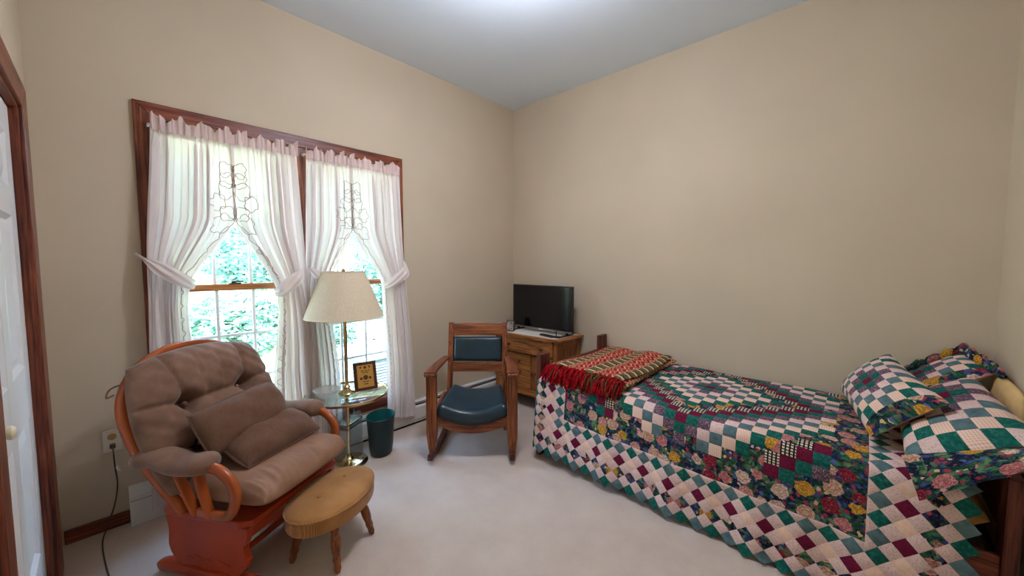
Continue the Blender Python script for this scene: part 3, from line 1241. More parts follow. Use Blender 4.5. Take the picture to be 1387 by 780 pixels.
def throw_layer(name, z, x0, x1, y0, y1, seed, parent):
    vs, fs, uv = [], [], []
    nx, ny = 26, 34
    def pt(u, v, t):
        x = x0 + (x1 - x0) * u + .012 * math.sin(v * 5 + seed) + .05 * (v - .5) * (u - .3) * 0
        y = y0 + (y1 - y0) * v + .01 * math.sin(u * 6 + seed)
        edge = min(1, min(u, 1 - u) / .05, v / .04 if v < .5 else (1 - v) / .04)
        zz = z + (.008 * math.sin(u * 7 + seed) * math.sin(v * 6 + seed) + .006 * math.sin(u * 15 + v * 4))
        th = .018 * math.sqrt(max(0, edge))
        # drape over the near bed edge
        dr = max(0, (-.93 - y))
        return Vector((x, y, zz + th * t - dr * dr * 5))
    for t_ in (1, -1):
        o = len(vs)
        for j in range(ny + 1):
            for i in range(nx + 1):
                u, v = i / nx, j / ny
                vs.append(pt(u, v, t_))
                uv.append((u * (x1 - x0) * 2 + .03 * seed, v * (y1 - y0)))
        for j in range(ny):
            for i in range(nx):
                a = o + j * (nx + 1) + i
                f = (a, a + 1, a + nx + 2, a + nx + 1)
                fs.append(f if t_ > 0 else f[::-1])
    add_geo(name, [(vs, fs, uv, 'throw_weave')], None, parent)


throw_layer('lower_fold', .622, 1.235, 1.80, -.95, -.045, 2.0, thr)
throw_layer('upper_fold', .655, 1.225, 1.785, -.93, -.05, 5.2, thr)
for nm, mat, cnt in (('fringe', 'fringe_red', 210), ('fringe', 'fringe_olive', 46)):
    bm = bmesh.new()
    for i in range(cnt):
        x = 1.235 + .57 * random.random()
        top = Vector((x, -.91 - .03 * random.random(), .64 + .035 * random.random()))
        ln = .06 + .06 * random.random()
        dx = .09 * (random.random() - .5)
        m1 = top + Vector((dx * .4, -.05, .012 * random.random()))
        en = top + Vector((dx, -.075 - ln * .45 * random.random(), -.035 - ln * .45))
        en.y = max(en.y, -1.06)
        sweep(bm, spline([top, m1, (m1 + en) / 2 + Vector((0, -.012, .004)), en], 2), circ(.0042, 4), (0, 0, 1), False, None)
    finish(nm, bm, mat, thr, True, {'kind': 'stuff', 'label': 'loose red yarn fringe' if mat == 'fringe_red' else 'olive strands in the fringe'})

# ================================================================== DRESSER, TV
dr = thing('dresser', 'golden oak dresser with curved top drawer in the room corner', 'dresser', (0, 0, 0))
dx0, dx1, dyb, dyf = .125, .90, -.03, -.40


def bow(x, k=.035):
    u = (x - dx0) / (dx1 - dx0)
    return k * (math.sin(PI * u) ** 1.0) * (1 - .0)


def bowpoly(x0, x1, yb, yf, k, n=16):
    pts = [(x0, yb), (x1, yb)]
    for i in range(n + 1):
        x = x1 + (x0 - x1) * i / n
        u = (x - dx0) / (dx1 - dx0)
        pts.append((x, yf - k * max(0, math.sin(PI * max(0, min(1, u)))) ** .8))
    return pts[::-1]


PR('top', bowpoly(.10, .935, -.022, -.425, .04), .700, .722, 'dresser_wood_x', dr, 2, .006)
B('corner_post', dx1 - .045, dx1, dyf, dyf + .04, .10, .70, 'dresser_wood_z', dr, .004)
B('corner_post', dx0, dx0 + .045, dyf, dyf + .04, .10, .70, 'dresser_wood_z', dr, .004)
B('corner_post', dx1 - .045, dx1, dyb - .045, dyb, .10, .70, 'dresser_wood_z', dr, .004)
B('corner_post', dx0, dx0 + .045, dyb - .045, dyb, .10, .70, 'dresser_wood_z', dr, .004)
B('side_panel', dx1 - .03, dx1 - .014, dyf + .04, dyb - .045, .2, .64, 'dresser_wood_z', dr)
B('side_rail', dx1 - .035, dx1 - .003, dyf + .04, dyb - .045, .63, .70, 'dresser_wood_x', dr, .002)
B('side_rail', dx1 - .035, dx1 - .003, dyf + .04, dyb - .045, .16, .22, 'dresser_wood_x', dr, .002)
B('side_panel', dx0 + .01, dx0 + .03, dyf + .04, dyb - .045, .16, .70, 'dresser_wood_z', dr)
B('back_panel', dx0 + .045, dx1 - .045, dyb - .02, dyb - .005, .16, .70, 'dresser_wood_x', dr)
bm = bmesh.new()
box(bm, dx0 + .045, dx1 - .045, dyf + .012, dyf + .03, .14, .19)
box(bm, dx0 + .045, dx1 - .045, dyf + .012, dyf + .03, .535, .552)
box(bm, .595, .612, dyf + .012, dyf + .03, .19, .535)
finish('face_frame', bm, 'dresser_wood_x', dr)
PR('apron', bowpoly(dx0 + .045, dx1 - .045, dyf + .03, dyf + .002, .008), .14, .20, 'dresser_wood_x', dr, 2, .003)
knobp = [(.008, 0), (.007, .008), (.017, .016), (.018, .022), (.012, .028), (.003, .03)]


def knob(x, y, z, par):
    L('knob', [(r, -h) for r, h in knobp], 'dresser_knob_wood', par, 14, (x, y, z), 1)


d1 = PR('drawer', bowpoly(dx0 + .047, dx1 - .047, dyf + .03, dyf - .004, .034), .556, .694, 'dresser_wood_x', dr, 2, .003)
knob(.36, dyf - .036, .622, d1)
knob(.745, dyf - .028, .622, d1)
d2 = B('drawer', dx0 + .047, .593, dyf + .03, dyf - .006, .375, .533, 'dresser_wood_x', dr, .004)
knob(.46, dyf - .006, .465, d2)
knob(.25, dyf - .006, .465, d2)
d3 = B('drawer', dx0 + .047, .593, dyf + .03, dyf - .006, .203, .371, 'dresser_wood_x', dr, .004)
knob(.47, dyf - .006, .36, d3)
knob(.25, dyf - .006, .36, d3)
d4 = B('door', .614, dx1 - .047, dyf + .03, dyf - .006, .203, .533, 'dresser_wood_z', dr, .004)
knob(.648, dyf - .006, .372, d4)
for lx in (dx0 + .03, dx1 - .03):
    for ly in (dyf + .025, dyb - .025):
        lg = L('leg', [(.020, .12), (.022, .09), (.014, .05), (.016, .03)], 'dresser_knob_wood', dr, 14, (lx, ly, 0))
        L('caster', [(.012, -.008), (.015, 0), (.012, .008)], 'dark_metal', lg, 14, (lx, ly, .016), 0)

PR('dresser_scarf', [(.17, -.06), (.90, -.06), (.885, -.375), (.82, -.405), (.19, -.425), (.155, -.39)], .7223, .7245, 'lace_white', None, 2, 0, T('white lace scarf lying across the dresser top', 'cloth'))
tv = thing('television', 'black flat screen television standing on the dresser', 'television', (.568, -.205, .7245))
B('bezel', -.366, .366, -.018, .014, .028, .462, 'tv_black', tv, .005)
B('screen', -.352, .352, -.0195, -.017, .05, .450, 'tv_screen', tv)
B('back_shell', -.25, .25, .014, .05, .09, .38, 'tv_black', tv, .015)
B('trim_strip', -.366, .366, -.0202, -.016, .03, .043, 'tv_silver', tv, .001)
B('badge', -.02, .02, -.0215, -.018, .032, .040, 'tag_white', tv)
bm = bmesh.new()
for s_ in (-1, 1):
    box(bm, s_ * .30 - .012, s_ * .30 + .012, -.10, .09, .0, .010, .003)
    box(bm, s_ * .30 - .010, s_ * .30 + .010, -.012, .012, .008, .036)
finish('stand_foot', bm, 'tv_black', tv)
rm = thing('remote_control', 'black remote control lying on the white scarf', 'remote', (.745, -.345, .7246), R(-8))
B('body', -.085, .085, -.022, .022, 0, .018, 'tv_black', rm, .005)
B('keypad', -.06, .06, -.015, .015, .018, .0196, 'dark_metal', rm)
ck = thing('picture_clock', 'small dark digital picture frame left of the television', 'clock', (.30, -.37, .7246), R(28))
PR('body', [(-.015, 0), (.05, 0), (.03, .105), (.012, .108)], -.04, .04, 'tv_black', ck, 0, .003)
PR('display', [(-.0165, .012), (-.0145, .012), (.0105, .1), (.0085, .1)], -.033, .033, 'photo_print', ck, 0)
sb = thing('streaming_box', 'small black box with antenna at the right end of the scarf', 'box', (.852, -.33, .7246))
B('body', -.03, .03, -.025, .025, 0, .014, 'tv_black', sb, .003)
L('antenna', [(.0045, .012), (.0045, .06), (.003, .064)], 'tv_black', sb, 10, (-.008, -.012, 0))

# ================================================================== ROCKING CHAIR (local x = front, y = its left)
rk = thing('rocking_chair', 'oak rocking chair with dark green leather seat and back', 'chair', (.870, -1.372, 0), R(-47))
for s_ in (-1, 1):
    y = s_ * .285
    # front post, tapering towards the runner
    bm = bmesh.new()
    sec = rrect(1, 1, .12)
    pts, sc_ = [], []
    for z, w in ((.048, .042), (.075, .043), (.09, .052), (.17, .070), (.2, .073), (.62, .072)):
        pts.append((.0, y, z)); sc_.append((w, w * .78))
    sweep(bm, pts, sec, (1, 0, 0), False, sc_)
    finish('leg', bm, 'oak_z', rk, True, autosmooth=40)
    # back post
    bm = bmesh.new()
    yb = s_ * .222
    sweep(bm, spline([(-.42, s_ * .235, .035), (-.41, s_ * .23, .30), (-.435, yb, .52), (-.475, yb, .72), (-.525, yb, .905)], 5), rrect(.042, .036, .15), (1, 0, 0))
    finish('back_post', bm, 'oak_z', rk, True, autosmooth=40)
    # arm with scrolled front
    bm = bmesh.new()
    sweep(bm, [(-.455, s_ * .25, .632), (-.3, s_ * .262, .640), (-.1, s_ * .28, .642), (.0, s_ * .287, .640), (.045, s_ * .288, .634)], rrect(.075, .024, .3), (0, 0, 1), False, [.75, .85, 1, 1.08, 1.08])
    for k in range(3):
        lathe(bm, [(.010, -.036), (.013, -.03), (.013, .03), (.010, .036)], 10, (.052 - .018 * k, s_ * .287, .628 - .004 * k), 1)
    finish('arm', bm, 'oak_x', rk, True, autosmooth=40)
    # runner
    bm = bmesh.new()
    pts = []
    for k in range(17):
        u = k / 16
        x = .075 - u * .80
        z = .026 + .24 * (x + .26) ** 2 + .62 * max(0, -x - .42) ** 2
        pts.append((x, y * (1 - .10 * u), z))
    sweep(bm, pts, rrect(.038, .044, .2), (0, 0, 1))
    finish('runner', bm, 'runner_wood', rk, True, autosmooth=40)
    # side seat rail
    B('seat_rail', -.41, -.02, y * .93 - .012, y * .93 + .012, .30, .36, 'oak_x', rk, .003)
# front apron, curved downwards
bm = bmesh.new()
pts, sc_ = [], []
for k in range(17):
    u = -1 + 2 * k / 16
    pts.append((.0, u * .262, .228 + .072 * u * u))
sweep(bm, pts, rrect(.028, .062, .12), (0, 0, 1))
finish('apron', bm, 'oak_y', rk, True, autosmooth=40)
B('back_stretcher', -.425, -.40, -.22, .22, .30, .35, 'oak_y', rk, .003)
# seat pad: saddle
bm = bmesh.new()
nx, ny = 22, 22
def seat_pt(u, v, top):
    x = -.43 + .455 * u
    wy = .205 + .055 * u
    y = (2 * v - 1) * wy
    c = 1 - (2 * v - 1) ** 2
    sag = -.085 * c * (.55 + .45 * u)
    edge = min(1, min(u, 1 - u) / .12, min(v, 1 - v) / .10)
    r = math.sqrt(max(0, 1 - (1 - edge) ** 2))
    if top:
        return (x, y, .345 + sag + .085 * r + .012 * (1 - u))
    return (x, y, .345 + sag + .0)
for top in (1, 0):
    g = [[bm.verts.new(seat_pt(i / nx, j / ny, top)) for j in range(ny + 1)] for i in range(nx + 1)]
    for i in range(nx):
        for j in range(ny):
            q = (g[i][j], g[i + 1][j], g[i + 1][j + 1], g[i][j + 1])
            bm.faces.new(q if top else q[::-1])
bmesh.ops.remove_doubles(bm, verts=bm.verts, dist=1e-5)
finish('seat', bm, 'leather_teal', rk, True)
# rails of the back lie in the leaning plane of the posts
def backx(z):
    return -.435 - (z - .52) * .235
bm = bmesh.new()
sweep(bm, [(backx(.85) + .004, y, .850 + .006 * (1 - (y / .2) ** 2)) for y in (-.205, -.1, 0, .1, .205)], rrect(.024, .10, .1), (-.235, 0, 1))
finish('crest_rail', bm, 'oak_y', rk, True, autosmooth=40)
bm = bmesh.new()
sweep(bm, [(backx(.555) + .004, y, .555) for y in (-.205, 0, .205)], rrect(.024, .078, .1), (-.235, 0, 1))
finish('lower_rail', bm, 'oak_y', rk, True, autosmooth=40)
bm = cushion_bm(.404, .20, .06, 16, 8, .5, .02, mtx=frame_mtx((backx(.697) + .012, 0, .697), (0, 1, 0), (-.235, 0, 1)))
finish('back_pad', bm, 'leather_teal', rk, True)

# ================================================================== GLIDER (local x = front, y = its left)
gl = thing('glider_chair', 'wooden glider armchair with brown tufted cushions by the window', 'chair', (.690, -2.621, 0), R(29))
bm = bmesh.new()
prism(bm, [(-.25, -.25), (-.22, -.275), (.19, -.275), (.238, -.245), (.238, .26), (.20, .285), (-.22, .285), (-.25, .25)], .287, .317, 2, .008)
finish('platform', bm, 'glider_base_wood', gl)
for s_ in (-1, 1):
    y = s_ * .25
    poly = spline([(-.235, .285), (-.215, .2), (-.225, .14), (-.19, .085), (-.14, .06), (-.07, .07), (0, .06), (.07, .07), (.14, .06), (.185, .085), (.215, .14), (.195, .19), (.215, .23), (.225, .285)], 4)
    poly = [(p.x, p.y) for p in [Vector((a[0], a[1])) for a in poly]]
    PR('side_panel', poly, y - .014, y + .014, 'glider_base_wood', gl, 1, .003)
    # carved scroll on the panel
    tube('scroll', [(-.12, y + s_ * .0145, .10), (-.06, y + s_ * .0145, .118), (-.02, y + s_ * .0145, .10), (0, y + s_ * .0145, .112), (.02, y + s_ * .0145, .10), (.06, y + s_ * .0145, .118), (.12, y + s_ * .0145, .10)], .003, 'glider_base_wood', gl, 6)
    # floor runner with rounded ends
    bm = bmesh.new()
    sweep(bm, [(-.30, y, .024), (-.285, y, .028), (-.24, y, .036), (0, y, .038), (.24, y, .036), (.31, y, .028), (.325, y, .024)], rrect(.055, .05, .3), (0, 0, 1), False, [.6, .85, 1, 1, 1, .85, .6])
    finish('floor_runner', bm, 'glider_base_wood', gl, True, autosmooth=40)
B('stretcher', -.06, .06, -.26, .26, .05, .085, 'glider_base_wood', gl, .006)
B('stretcher', .15, .18, -.26, .26, .20, .25, 'glider_base_wood', gl, .006)
# bentwood hoop of the back
hoop = [(-.12, -.265, .31), (-.20, -.30, .45), (-.285, -.332, .62), (-.355, -.325, .78), (-.41, -.245, .90), (-.44, -.12, .965), (-.447, 0, .98),
        (-.44, .12, .965), (-.41, .245, .90), (-.355, .30, .78), (-.285, .30, .62), (-.20, .29, .45), (-.12, .265, .31)]
tube('back_hoop', hoop, .02, 'glider_wood', gl, sec=rrect(.036, .046, .35), up=(-.45, 0, -1) if False else (1, 0, .4), sp=6)
for yy in (-.18, -.06, .06, .18):
    tube('back_spindle', [(-.14, yy, .31), (-.27, yy * 1.02, .6), (-.415, yy * 1.02, .955 - 1.1 * yy * yy)], .011, 'glider_wood', gl)
for s_ in (-1, 1):
    y = s_ * .298
    # bent arm: back to front, curling down and back to the platform
    tube('arm', [(-.30, y * 1.02, .555), (-.1, y * 1.03, .565), (.07, y * 1.03, .565), (.15, y * 1.02, .55), (.205, y, .49), (.20, y * .98, .41), (.15, y * .95, .345), (.07, y * .92, .333), (-.02, y * .9, .331)], .02, 'glider_wood', gl, sec=rrect(.042, .034, .4), up=(0, 1, 0), sp=6)
    for q, (xa, xb) in enumerate(((-.10, -.03), (.02, .05))):
        tube('arm_spindle', [(xb, y * .93, .325), ((xa + xb) / 2, y * .98, .43), (xa, y * 1.02, .55)], .02, 'glider_wood', gl, sec=rrect(.040, .020, .4), up=(1, 0, 0), sp=4)
    # padded arm sleeve
    bm = bmesh.new()
    pts, sc_ = [], []
    for k in range(19):
        u = k / 18
        x = -.30 + .42 * u
        pts.append((x, y * 1.03, .572 + .010 * math.sin(u * 9 + s_) - .012 * (1 - u)))
        e_ = min(1, min(u, 1 - u) / .14)
        sc_.append(math.sqrt(max(.02, 1 - (1 - e_) ** 2)) * (1 + .04 * math.sin(u * 16)))
    sweep(bm, pts, circ(.062, 16, .042), (0, 0, 1), False, sc_)
    finish('arm_pad', bm, 'microfiber', gl, True)


def seg_d(p, a, b):
    ax, ay = b[0] - a[0], b[1] - a[1]
    t_ = max(0, min(1, ((p[0] - a[0]) * ax + (p[1] - a[1]) * ay) / (ax * ax + ay * ay)))
    return math.hypot(p[0] - a[0] - ax * t_, p[1] - a[1] - ay * t_), t_


def tuft(u, v):
    z = 0
    bt = [(-.42, .22), (.42, .22), (-.42, -.42), (.42, -.42)]
    for b in bt:
        z -= .052 * math.exp(-((u - b[0]) ** 2 + (v - b[1]) ** 2) / .012)
    for a, b, dp in ((bt[0], bt[1], .03), (bt[0], bt[2], .03), (bt[1], bt[3], .03), (bt[2], bt[3], .03), (bt[0], (-1, .35), .022), (bt[0], (-.62, 1), .016), (bt[1], (1, .35), .022), (bt[1], (.62, 1), .02),
                     (bt[2], (-1, -.35), .022), (bt[3], (1, -.35), .022), (bt[2], (-1, -.8), .016), (bt[3], (1, -.8), .016), ((-.14, .22), (-.2, .85), .008), ((.12, .22), (.16, .8), .008)):
        d, t_ = seg_d((u, v), a, b)
        z -= dp * (1.15 * math.exp(-(d / .022) ** 2) + .75 * math.exp(-(d / .09) ** 2)) * (1 - .5 * t_)
    z += .004 * math.sin(u * 23 + v * 9) * math.sin(v * 19)
    return z


bk_o, bk_up = Vector((-.25, -.012, .668)), Vector((-.40, 0, 1)).normalized()
bm = cushion_bm(.675, .68, .19, 84, 4.5, .5, .55, tuft, .06, frame_mtx(bk_o, (0, 1, 0), bk_up))
bc = finish('back_cushion', bm, 'microfiber', gl, True)
for bu, bv in ((-.42, .22), (.42, .22), (-.42, -.42), (.42, -.42)):
    n_ = Vector((0, 1, 0)).cross(bk_up)
    p = bk_o + Vector((0, bu * .31, 0)) + bk_up * bv * .31 + n_ * .018
    bm = bmesh.new()
    bmesh.ops.create_uvsphere(bm, u_segments=10, v_segments=6, radius=.011)
    bmesh.ops.translate(bm, vec=p, verts=bm.verts)
    finish('button', bm, 'microfiber', bc, True)
tube('cushion_tie', [(-.375, -.26, .86), (-.40, -.30, .865), (-.42, -.325, .85), (-.415, -.34, .82), (-.395, -.325, .83)], .004, 'microfiber', gl, 6)


def seat_d(u, v):
    w = max(0, (u - .45) / .55)
    ir = .5 + .5 * math.sin(v * 4.7 + 2) * math.sin(v * 11 + .6)
    return .010 * math.sin(v * 27 + 2.5 * math.sin(v * 5) + math.sin(u * 6) * 2) * w * ir + .007 * math.sin(v * 61 + u * 9 + 3 * math.sin(v * 7)) * w * (1.2 - ir) + .005 * math.sin(u * 5 + 1) * math.sin(v * 4) + .006 * math.sin(v * 13 + u * 3) * w


bm = cushion_bm(.56, .53, .17, 84, 7, .45, .12, seat_d, .09, frame_mtx((.04, 0, .402), (1, 0, .03), (0, 1, 0)))
finish('seat_cushion', bm, 'seat_fabric', gl, True)

# two chenille pillows resting on the glider
gm = Matrix.Translation((.690, -2.621, 0)) @ Matrix.Rotation(R(29), 4, 'Z')


def chair_pillow(label, o, x, y, w, h, th, sd):
    m = gm @ frame_mtx(o, x, y)
    def dsp(u, v):
        return .006 * math.sin(u * 7 + sd) * math.sin(v * 5 + sd)
    p = thing('throw_pillow', label, 'pillow', (0, 0, 0), 0, 'brown chenille pillows on the glider')
    bm = cushion_bm(w, h, th, 24, 3.2, .55, .10, dsp, None, m)
    finish('cover', bm, 'chenille', p, True)
    pts = []
    for k in range(40):
        a = 2 * PI * k / 40
        c, s = math.cos(a), math.sin(a)
        f = 1 / max(abs(c), abs(s))
        u, v = c * f, s * f
        pts.append(m @ Vector((u * math.sqrt(1 - .05 * v * v) * w / 2, v * math.sqrt(1 - .05 * u * u) * h / 2, 0)))
    tube('piping', pts, .005, 'chenille', p, 6, None, 1, True)
    return p


chair_pillow('upper brown chenille pillow leaning on the glider back cushion', (-.045, -.025, .655), (.05, 1, .10), (-.55, -.06, .9), .42, .22, .15, 1)
chair_pillow('lower brown chenille pillow lying across the glider seat', (.06, .03, .545), (.05, 1, .02), (-.9, 0, .45), .42, .21, .15, 2)

# ================================================================== OTTOMAN (local x short, y long)
ot = thing('footstool', 'oval footstool with tan corduroy top and turned wooden legs', 'footstool', (1.005, -2.392, 0), R(29))
bm = bmesh.new()
prf = [(.90, .215), (.985, .22), (1.0, .23), (.995, .27), (1.0, .282), (.985, .292), (.93, .300), (.7, .310), (.4, .315), (.05, .317)]
rings = []
for r, z in prf:
    rings.append([bm.verts.new((.166 * r * math.cos(2 * PI * i / 48), .236 * r * math.sin(2 * PI * i / 48), z)) for i in range(48)])
for a, b in zip(rings, rings[1:]):
    for i in range(48):
        bm.faces.new((a[i], a[(i + 1) % 48], b[(i + 1) % 48], b[i]))
bm.faces.new(rings[0][::-1]); bm.faces.new(rings[-1])
top = finish('cushion', bm, 'corduroy', ot, True)
tube('piping', [(.167 * math.cos(2 * PI * i / 40), .237 * math.sin(2 * PI * i / 40), .286) for i in range(40)], .0035, 'corduroy', top, 6, None, 1, True)
for by_ in (-.09, .09):
    bm = bmesh.new()
    bmesh.ops.create_uvsphere(bm, u_segments=10, v_segments=6, radius=.009)
    bmesh.ops.translate(bm, vec=(0, by_, .314), verts=bm.verts)
    finish('button', bm, 'corduroy', top, True)
for sx_ in (-1, 1):
    for sy_ in (-1, 1):
        a, b = Vector((sx_ * .085, sy_ * .095, .22)), Vector((sx_ * .125, sy_ * .13, .004))
        pts = [a.lerp(b, k / 12) for k in range(13)]
        rr = [.017, .018, .020, .017, .021, .022, .022, .020, .016, .019, .014, .016, .011]
        bm = bmesh.new()
        sweep(bm, pts, circ(1, 12), (0, 1, 0), False, rr)
        finish('leg', bm, 'ottoman_wood', ot, True, autosmooth=50)

# ================================================================== LAMP TABLE
LX, LY = .262, -1.990
lp = thing('floor_lamp', 'brass floor lamp with pleated cream shade and round glass tray table', 'lamp', (LX, LY, 0))
L('base', [(.125, 0), (.128, .008), (.12, .016), (.09, .022), (.05, .03), (.028, .045), (.02, .06)], 'brass', lp, 40)
L('pole', [(.0115, .06), (.0115, 1.06)], 'brass', lp, 16)
L('collar', [(.012, .40), (.03, .415), (.034, .43), (.018, .445), (.03, .462), (.05, .486), (.05, .489)], 'brass', lp, 24)
L('collar', [(.06, .503), (.055, .512), (.035, .522), (.02, .534), (.024, .545), (.013, .56)], 'brass', lp, 28)
tt = L('table_top', [(.262, .490), (.266, .493), (.266, .499), (.262, .502)], 'table_glass', lp, 56)
bm = bmesh.new()
rg = [(.268 * math.cos(2 * PI * i / 60), .268 * math.sin(2 * PI * i / 60), .497) for i in range(60)]
sweep(bm, rg, rrect(.004, .016, .3), (0, 0, 1), True)
finish('rim', bm, 'brass', tt, True, autosmooth=40)
bm = bmesh.new()
seg = 120
for (r0, r1, flip) in ((.25, .135, 0), (.247, .132, 1)):
    lo = [bm.verts.new(((r0 + .0022 * (i % 2)) * math.cos(2 * PI * i / seg), (r0 + .0022 * (i % 2)) * math.sin(2 * PI * i / seg), 1.035)) for i in range(seg)]
    hi = [bm.verts.new(((r1 + .0012 * (i % 2)) * math.cos(2 * PI * i / seg), (r1 + .0012 * (i % 2)) * math.sin(2 * PI * i / seg), 1.343)) for i in range(seg)]
    for i in range(seg):
        q = (lo[i], lo[(i + 1) % seg], hi[(i + 1) % seg], hi[i])
        bm.faces.new(q[::-1] if flip else q)
shd = finish('shade', bm, 'shade_cloth', lp, True)
for r_, z_ in ((.2505, 1.036), (.1355, 1.342)):
    bm = bmesh.new()
    sweep(bm, [(r_ * math.cos(2 * PI * i / 48), r_ * math.sin(2 * PI * i / 48), z_) for i in range(48)], circ(.0035, 6), (0, 0, 1), True)
    finish('shade_band', bm, 'shade_cloth', shd, True)
L('socket', [(.012, 1.06), (.02, 1.07), (.02, 1.13), (.014, 1.14)], 'brass', lp, 16)
L('bulb', [(.012, 1.14), (.016, 1.15), (.03, 1.18), (.028, 1.205), (.012, 1.225)], 'lamp_glass', lp, 16)
bm = bmesh.new()
for k in range(3):
    a = 2 * PI * k / 3
    sweep(bm, [(0, 0, 1.335), (.133 * math.cos(a), .133 * math.sin(a), 1.335)], circ(.002, 6))
lathe(bm, [(.003, 1.225), (.003, 1.335)], 8)
lathe(bm, [(.004, 1.335), (.011, 1.345), (.012, 1.355), (.004, 1.368)], 12)
finish('harp', bm, 'brass', lp, True)

# plaque on the glass
pq = thing('award_plaque', 'small wooden award plaque with gold plate on the glass tray', 'plaque', (.318, -1.875, .5035), R(-12))
tilt = Matrix.Rotation(R(-16), 4, 'Y')
B('frame', -.007, .007, -.078, .078, 0, .20, 'frame_wood', pq, .004, None, 2, tilt)
pp = B('gold_plate', .0071, .0085, -.055, .055, .022, .178, 'plaque_gold', pq, 0, None, 1, tilt)


def plate_mark(y, z, w, h):
    B('engraving', .0086, .0089, y - w / 2, y + w / 2, z - h / 2, z + h / 2, 'plaque_ink', pp, 0, None, 1, tilt)


for z, ws in ((.137, (.02, .016, .012)), (.124, (.014, .02)), (.062, (.016, .018)), (.045, (.03,))):
    tot = sum(ws) + .005 * (len(ws) - 1)
    y = -tot / 2
    for w in ws:
        plate_mark(y + w / 2, z, w, .006)
        y += w + .005
for (y, z, r) in ((0, .09, .017), (-.03, .085, .010), (.03, .085, .010), (0, .16, .010), (-.03, .162, .007), (.03, .162, .007)):
    bm = bmesh.new()
    lathe(bm, [(r, .0086), (r, .0090)], 12, (0, y, z), 0)
    bmesh.ops.transform(bm, matrix=tilt, verts=bm.verts)
    finish('engraving', bm, 'plaque_ink', pp)

# cut glass dish on the tray
bm = bmesh.new()
seg = 40
pf = [(.045, 0), (.05, .004), (.062, .02), (.080, .042), (.084, .048), (.080, .047), (.058, .022), (.045, .008), (.002, .007)]
rings = []
for r, z in pf:
    rings.append([bm.verts.new((r * (1 + .03 * (i % 2) * (r > .05)) * math.cos(2 * PI * i / seg), r * (1 + .03 * (i % 2) * (r > .05)) * math.sin(2 * PI * i / seg), z)) for i in range(seg)])
for a, b in zip(rings, rings[1:]):
    for i in range(seg):
        bm.faces.new((a[i], a[(i + 1) % seg], b[(i + 1) % seg], b[i]))
bm.faces.new(rings[0][::-1])
o = finish('candy_dish', bm, 'cut_glass', None, False, T('pale cut glass dish on the lamp tray', 'dish'))
o.location = (.235, -2.115, .5035)

# clear plastic carrier standing on the floor behind the lamp pole
ca = thing('clear_carrier', 'clear plastic arched carrier standing behind the lamp pole', 'container', (.185, -1.955, 0), R(30))
def arch(w, h, r):
    return [(-w, 0), (w, 0), (w, h - r)] + [(w - r + r * math.cos(R(a)), h - r + r * math.sin(R(a))) for a in range(15, 90, 15)] + [(-w + r - r * math.sin(R(a)), h - r + r * math.cos(R(a))) for a in range(0, 90, 15)] + [(-w, h - r)]
PR('front_sheet', arch(.085, .33, .05), .055, .058, 'acrylic', ca, 0)
PR('back_sheet', arch(.085, .33, .05), -.058, -.055, 'acrylic', ca, 0)
for s_ in (-1, 1):
    B('side_sheet', -.055, .055, s_ * .085 - .0015, s_ * .085 + .0015, 0, .28, 'acrylic', ca)
B('base_sheet', -.055, .055, -.083, .083, .001, .005, 'acrylic', ca)
tube('handle', [(0, -.07, .28), (0, -.065, .34), (0, -.03, .375), (0, .03, .375), (0, .065, .34), (0, .07, .28)], .006, 'acrylic', ca, 8)
for z in (.235, .265):
    B('edge_band', -.0595, .0595, -.087, .087, z, z + .006, 'chrome_dark', ca)

# waste bin
wb_ = thing('waste_bin', 'dark green oval plastic waste bin by the curtain', 'bin', (.300, -1.765, 0), R(43))
bm = bmesh.new()
prf = [(.068, .078, .0), (.076, .088, .012), (.082, .096, .06), (.092, .112, .22), (.097, .118, .278), (.1, .121, .284), (.097, .118, .288)]
def ering(a, b, z):
    return [bm.verts.new((a * math.cos(2 * PI * i / 36), b * math.sin(2 * PI * i / 36), z)) for i in range(36)]
rr = [ering(*q) for q in prf]
bm.faces.new(rr[0][::-1])
for a, b in zip(rr, rr[1:]):
    for i in range(36):
        bm.faces.new((a[i], a[(i + 1) % 36], b[(i + 1) % 36], b[i]))
finish('shell', bm, 'bin_green', wb_, True, autosmooth=50)
bm = bmesh.new()
rr = [ering(a - .004, b - .004, z) for a, b, z in ((.1, .121, .2878), (.095, .115, .22), (.084, .098, .06), (.072, .084, .01))]
for a, b in zip(rr, rr[1:]):
    for i in range(36):
        bm.faces.new((a[i], b[i], b[(i + 1) % 36], a[(i + 1) % 36]))
bm.faces.new(rr[-1])
finish('lining', bm, 'bin_inside', wb_, True, uv=1)

# ================================================================== CURTAINS
ROD_Z = 2.132
def interp(tab, z):
    if z >= tab[0][0]:
        return tab[0][1]
    for (z0, a), (z1, b) in zip(tab, tab[1:]):
        if z1 <= z <= z0:
            f = smooth01((z0 - z) / (z0 - z1)) * .5 + .5 * (z0 - z) / (z0 - z1)
            return a + (b - a) * f
    return tab[-1][1]


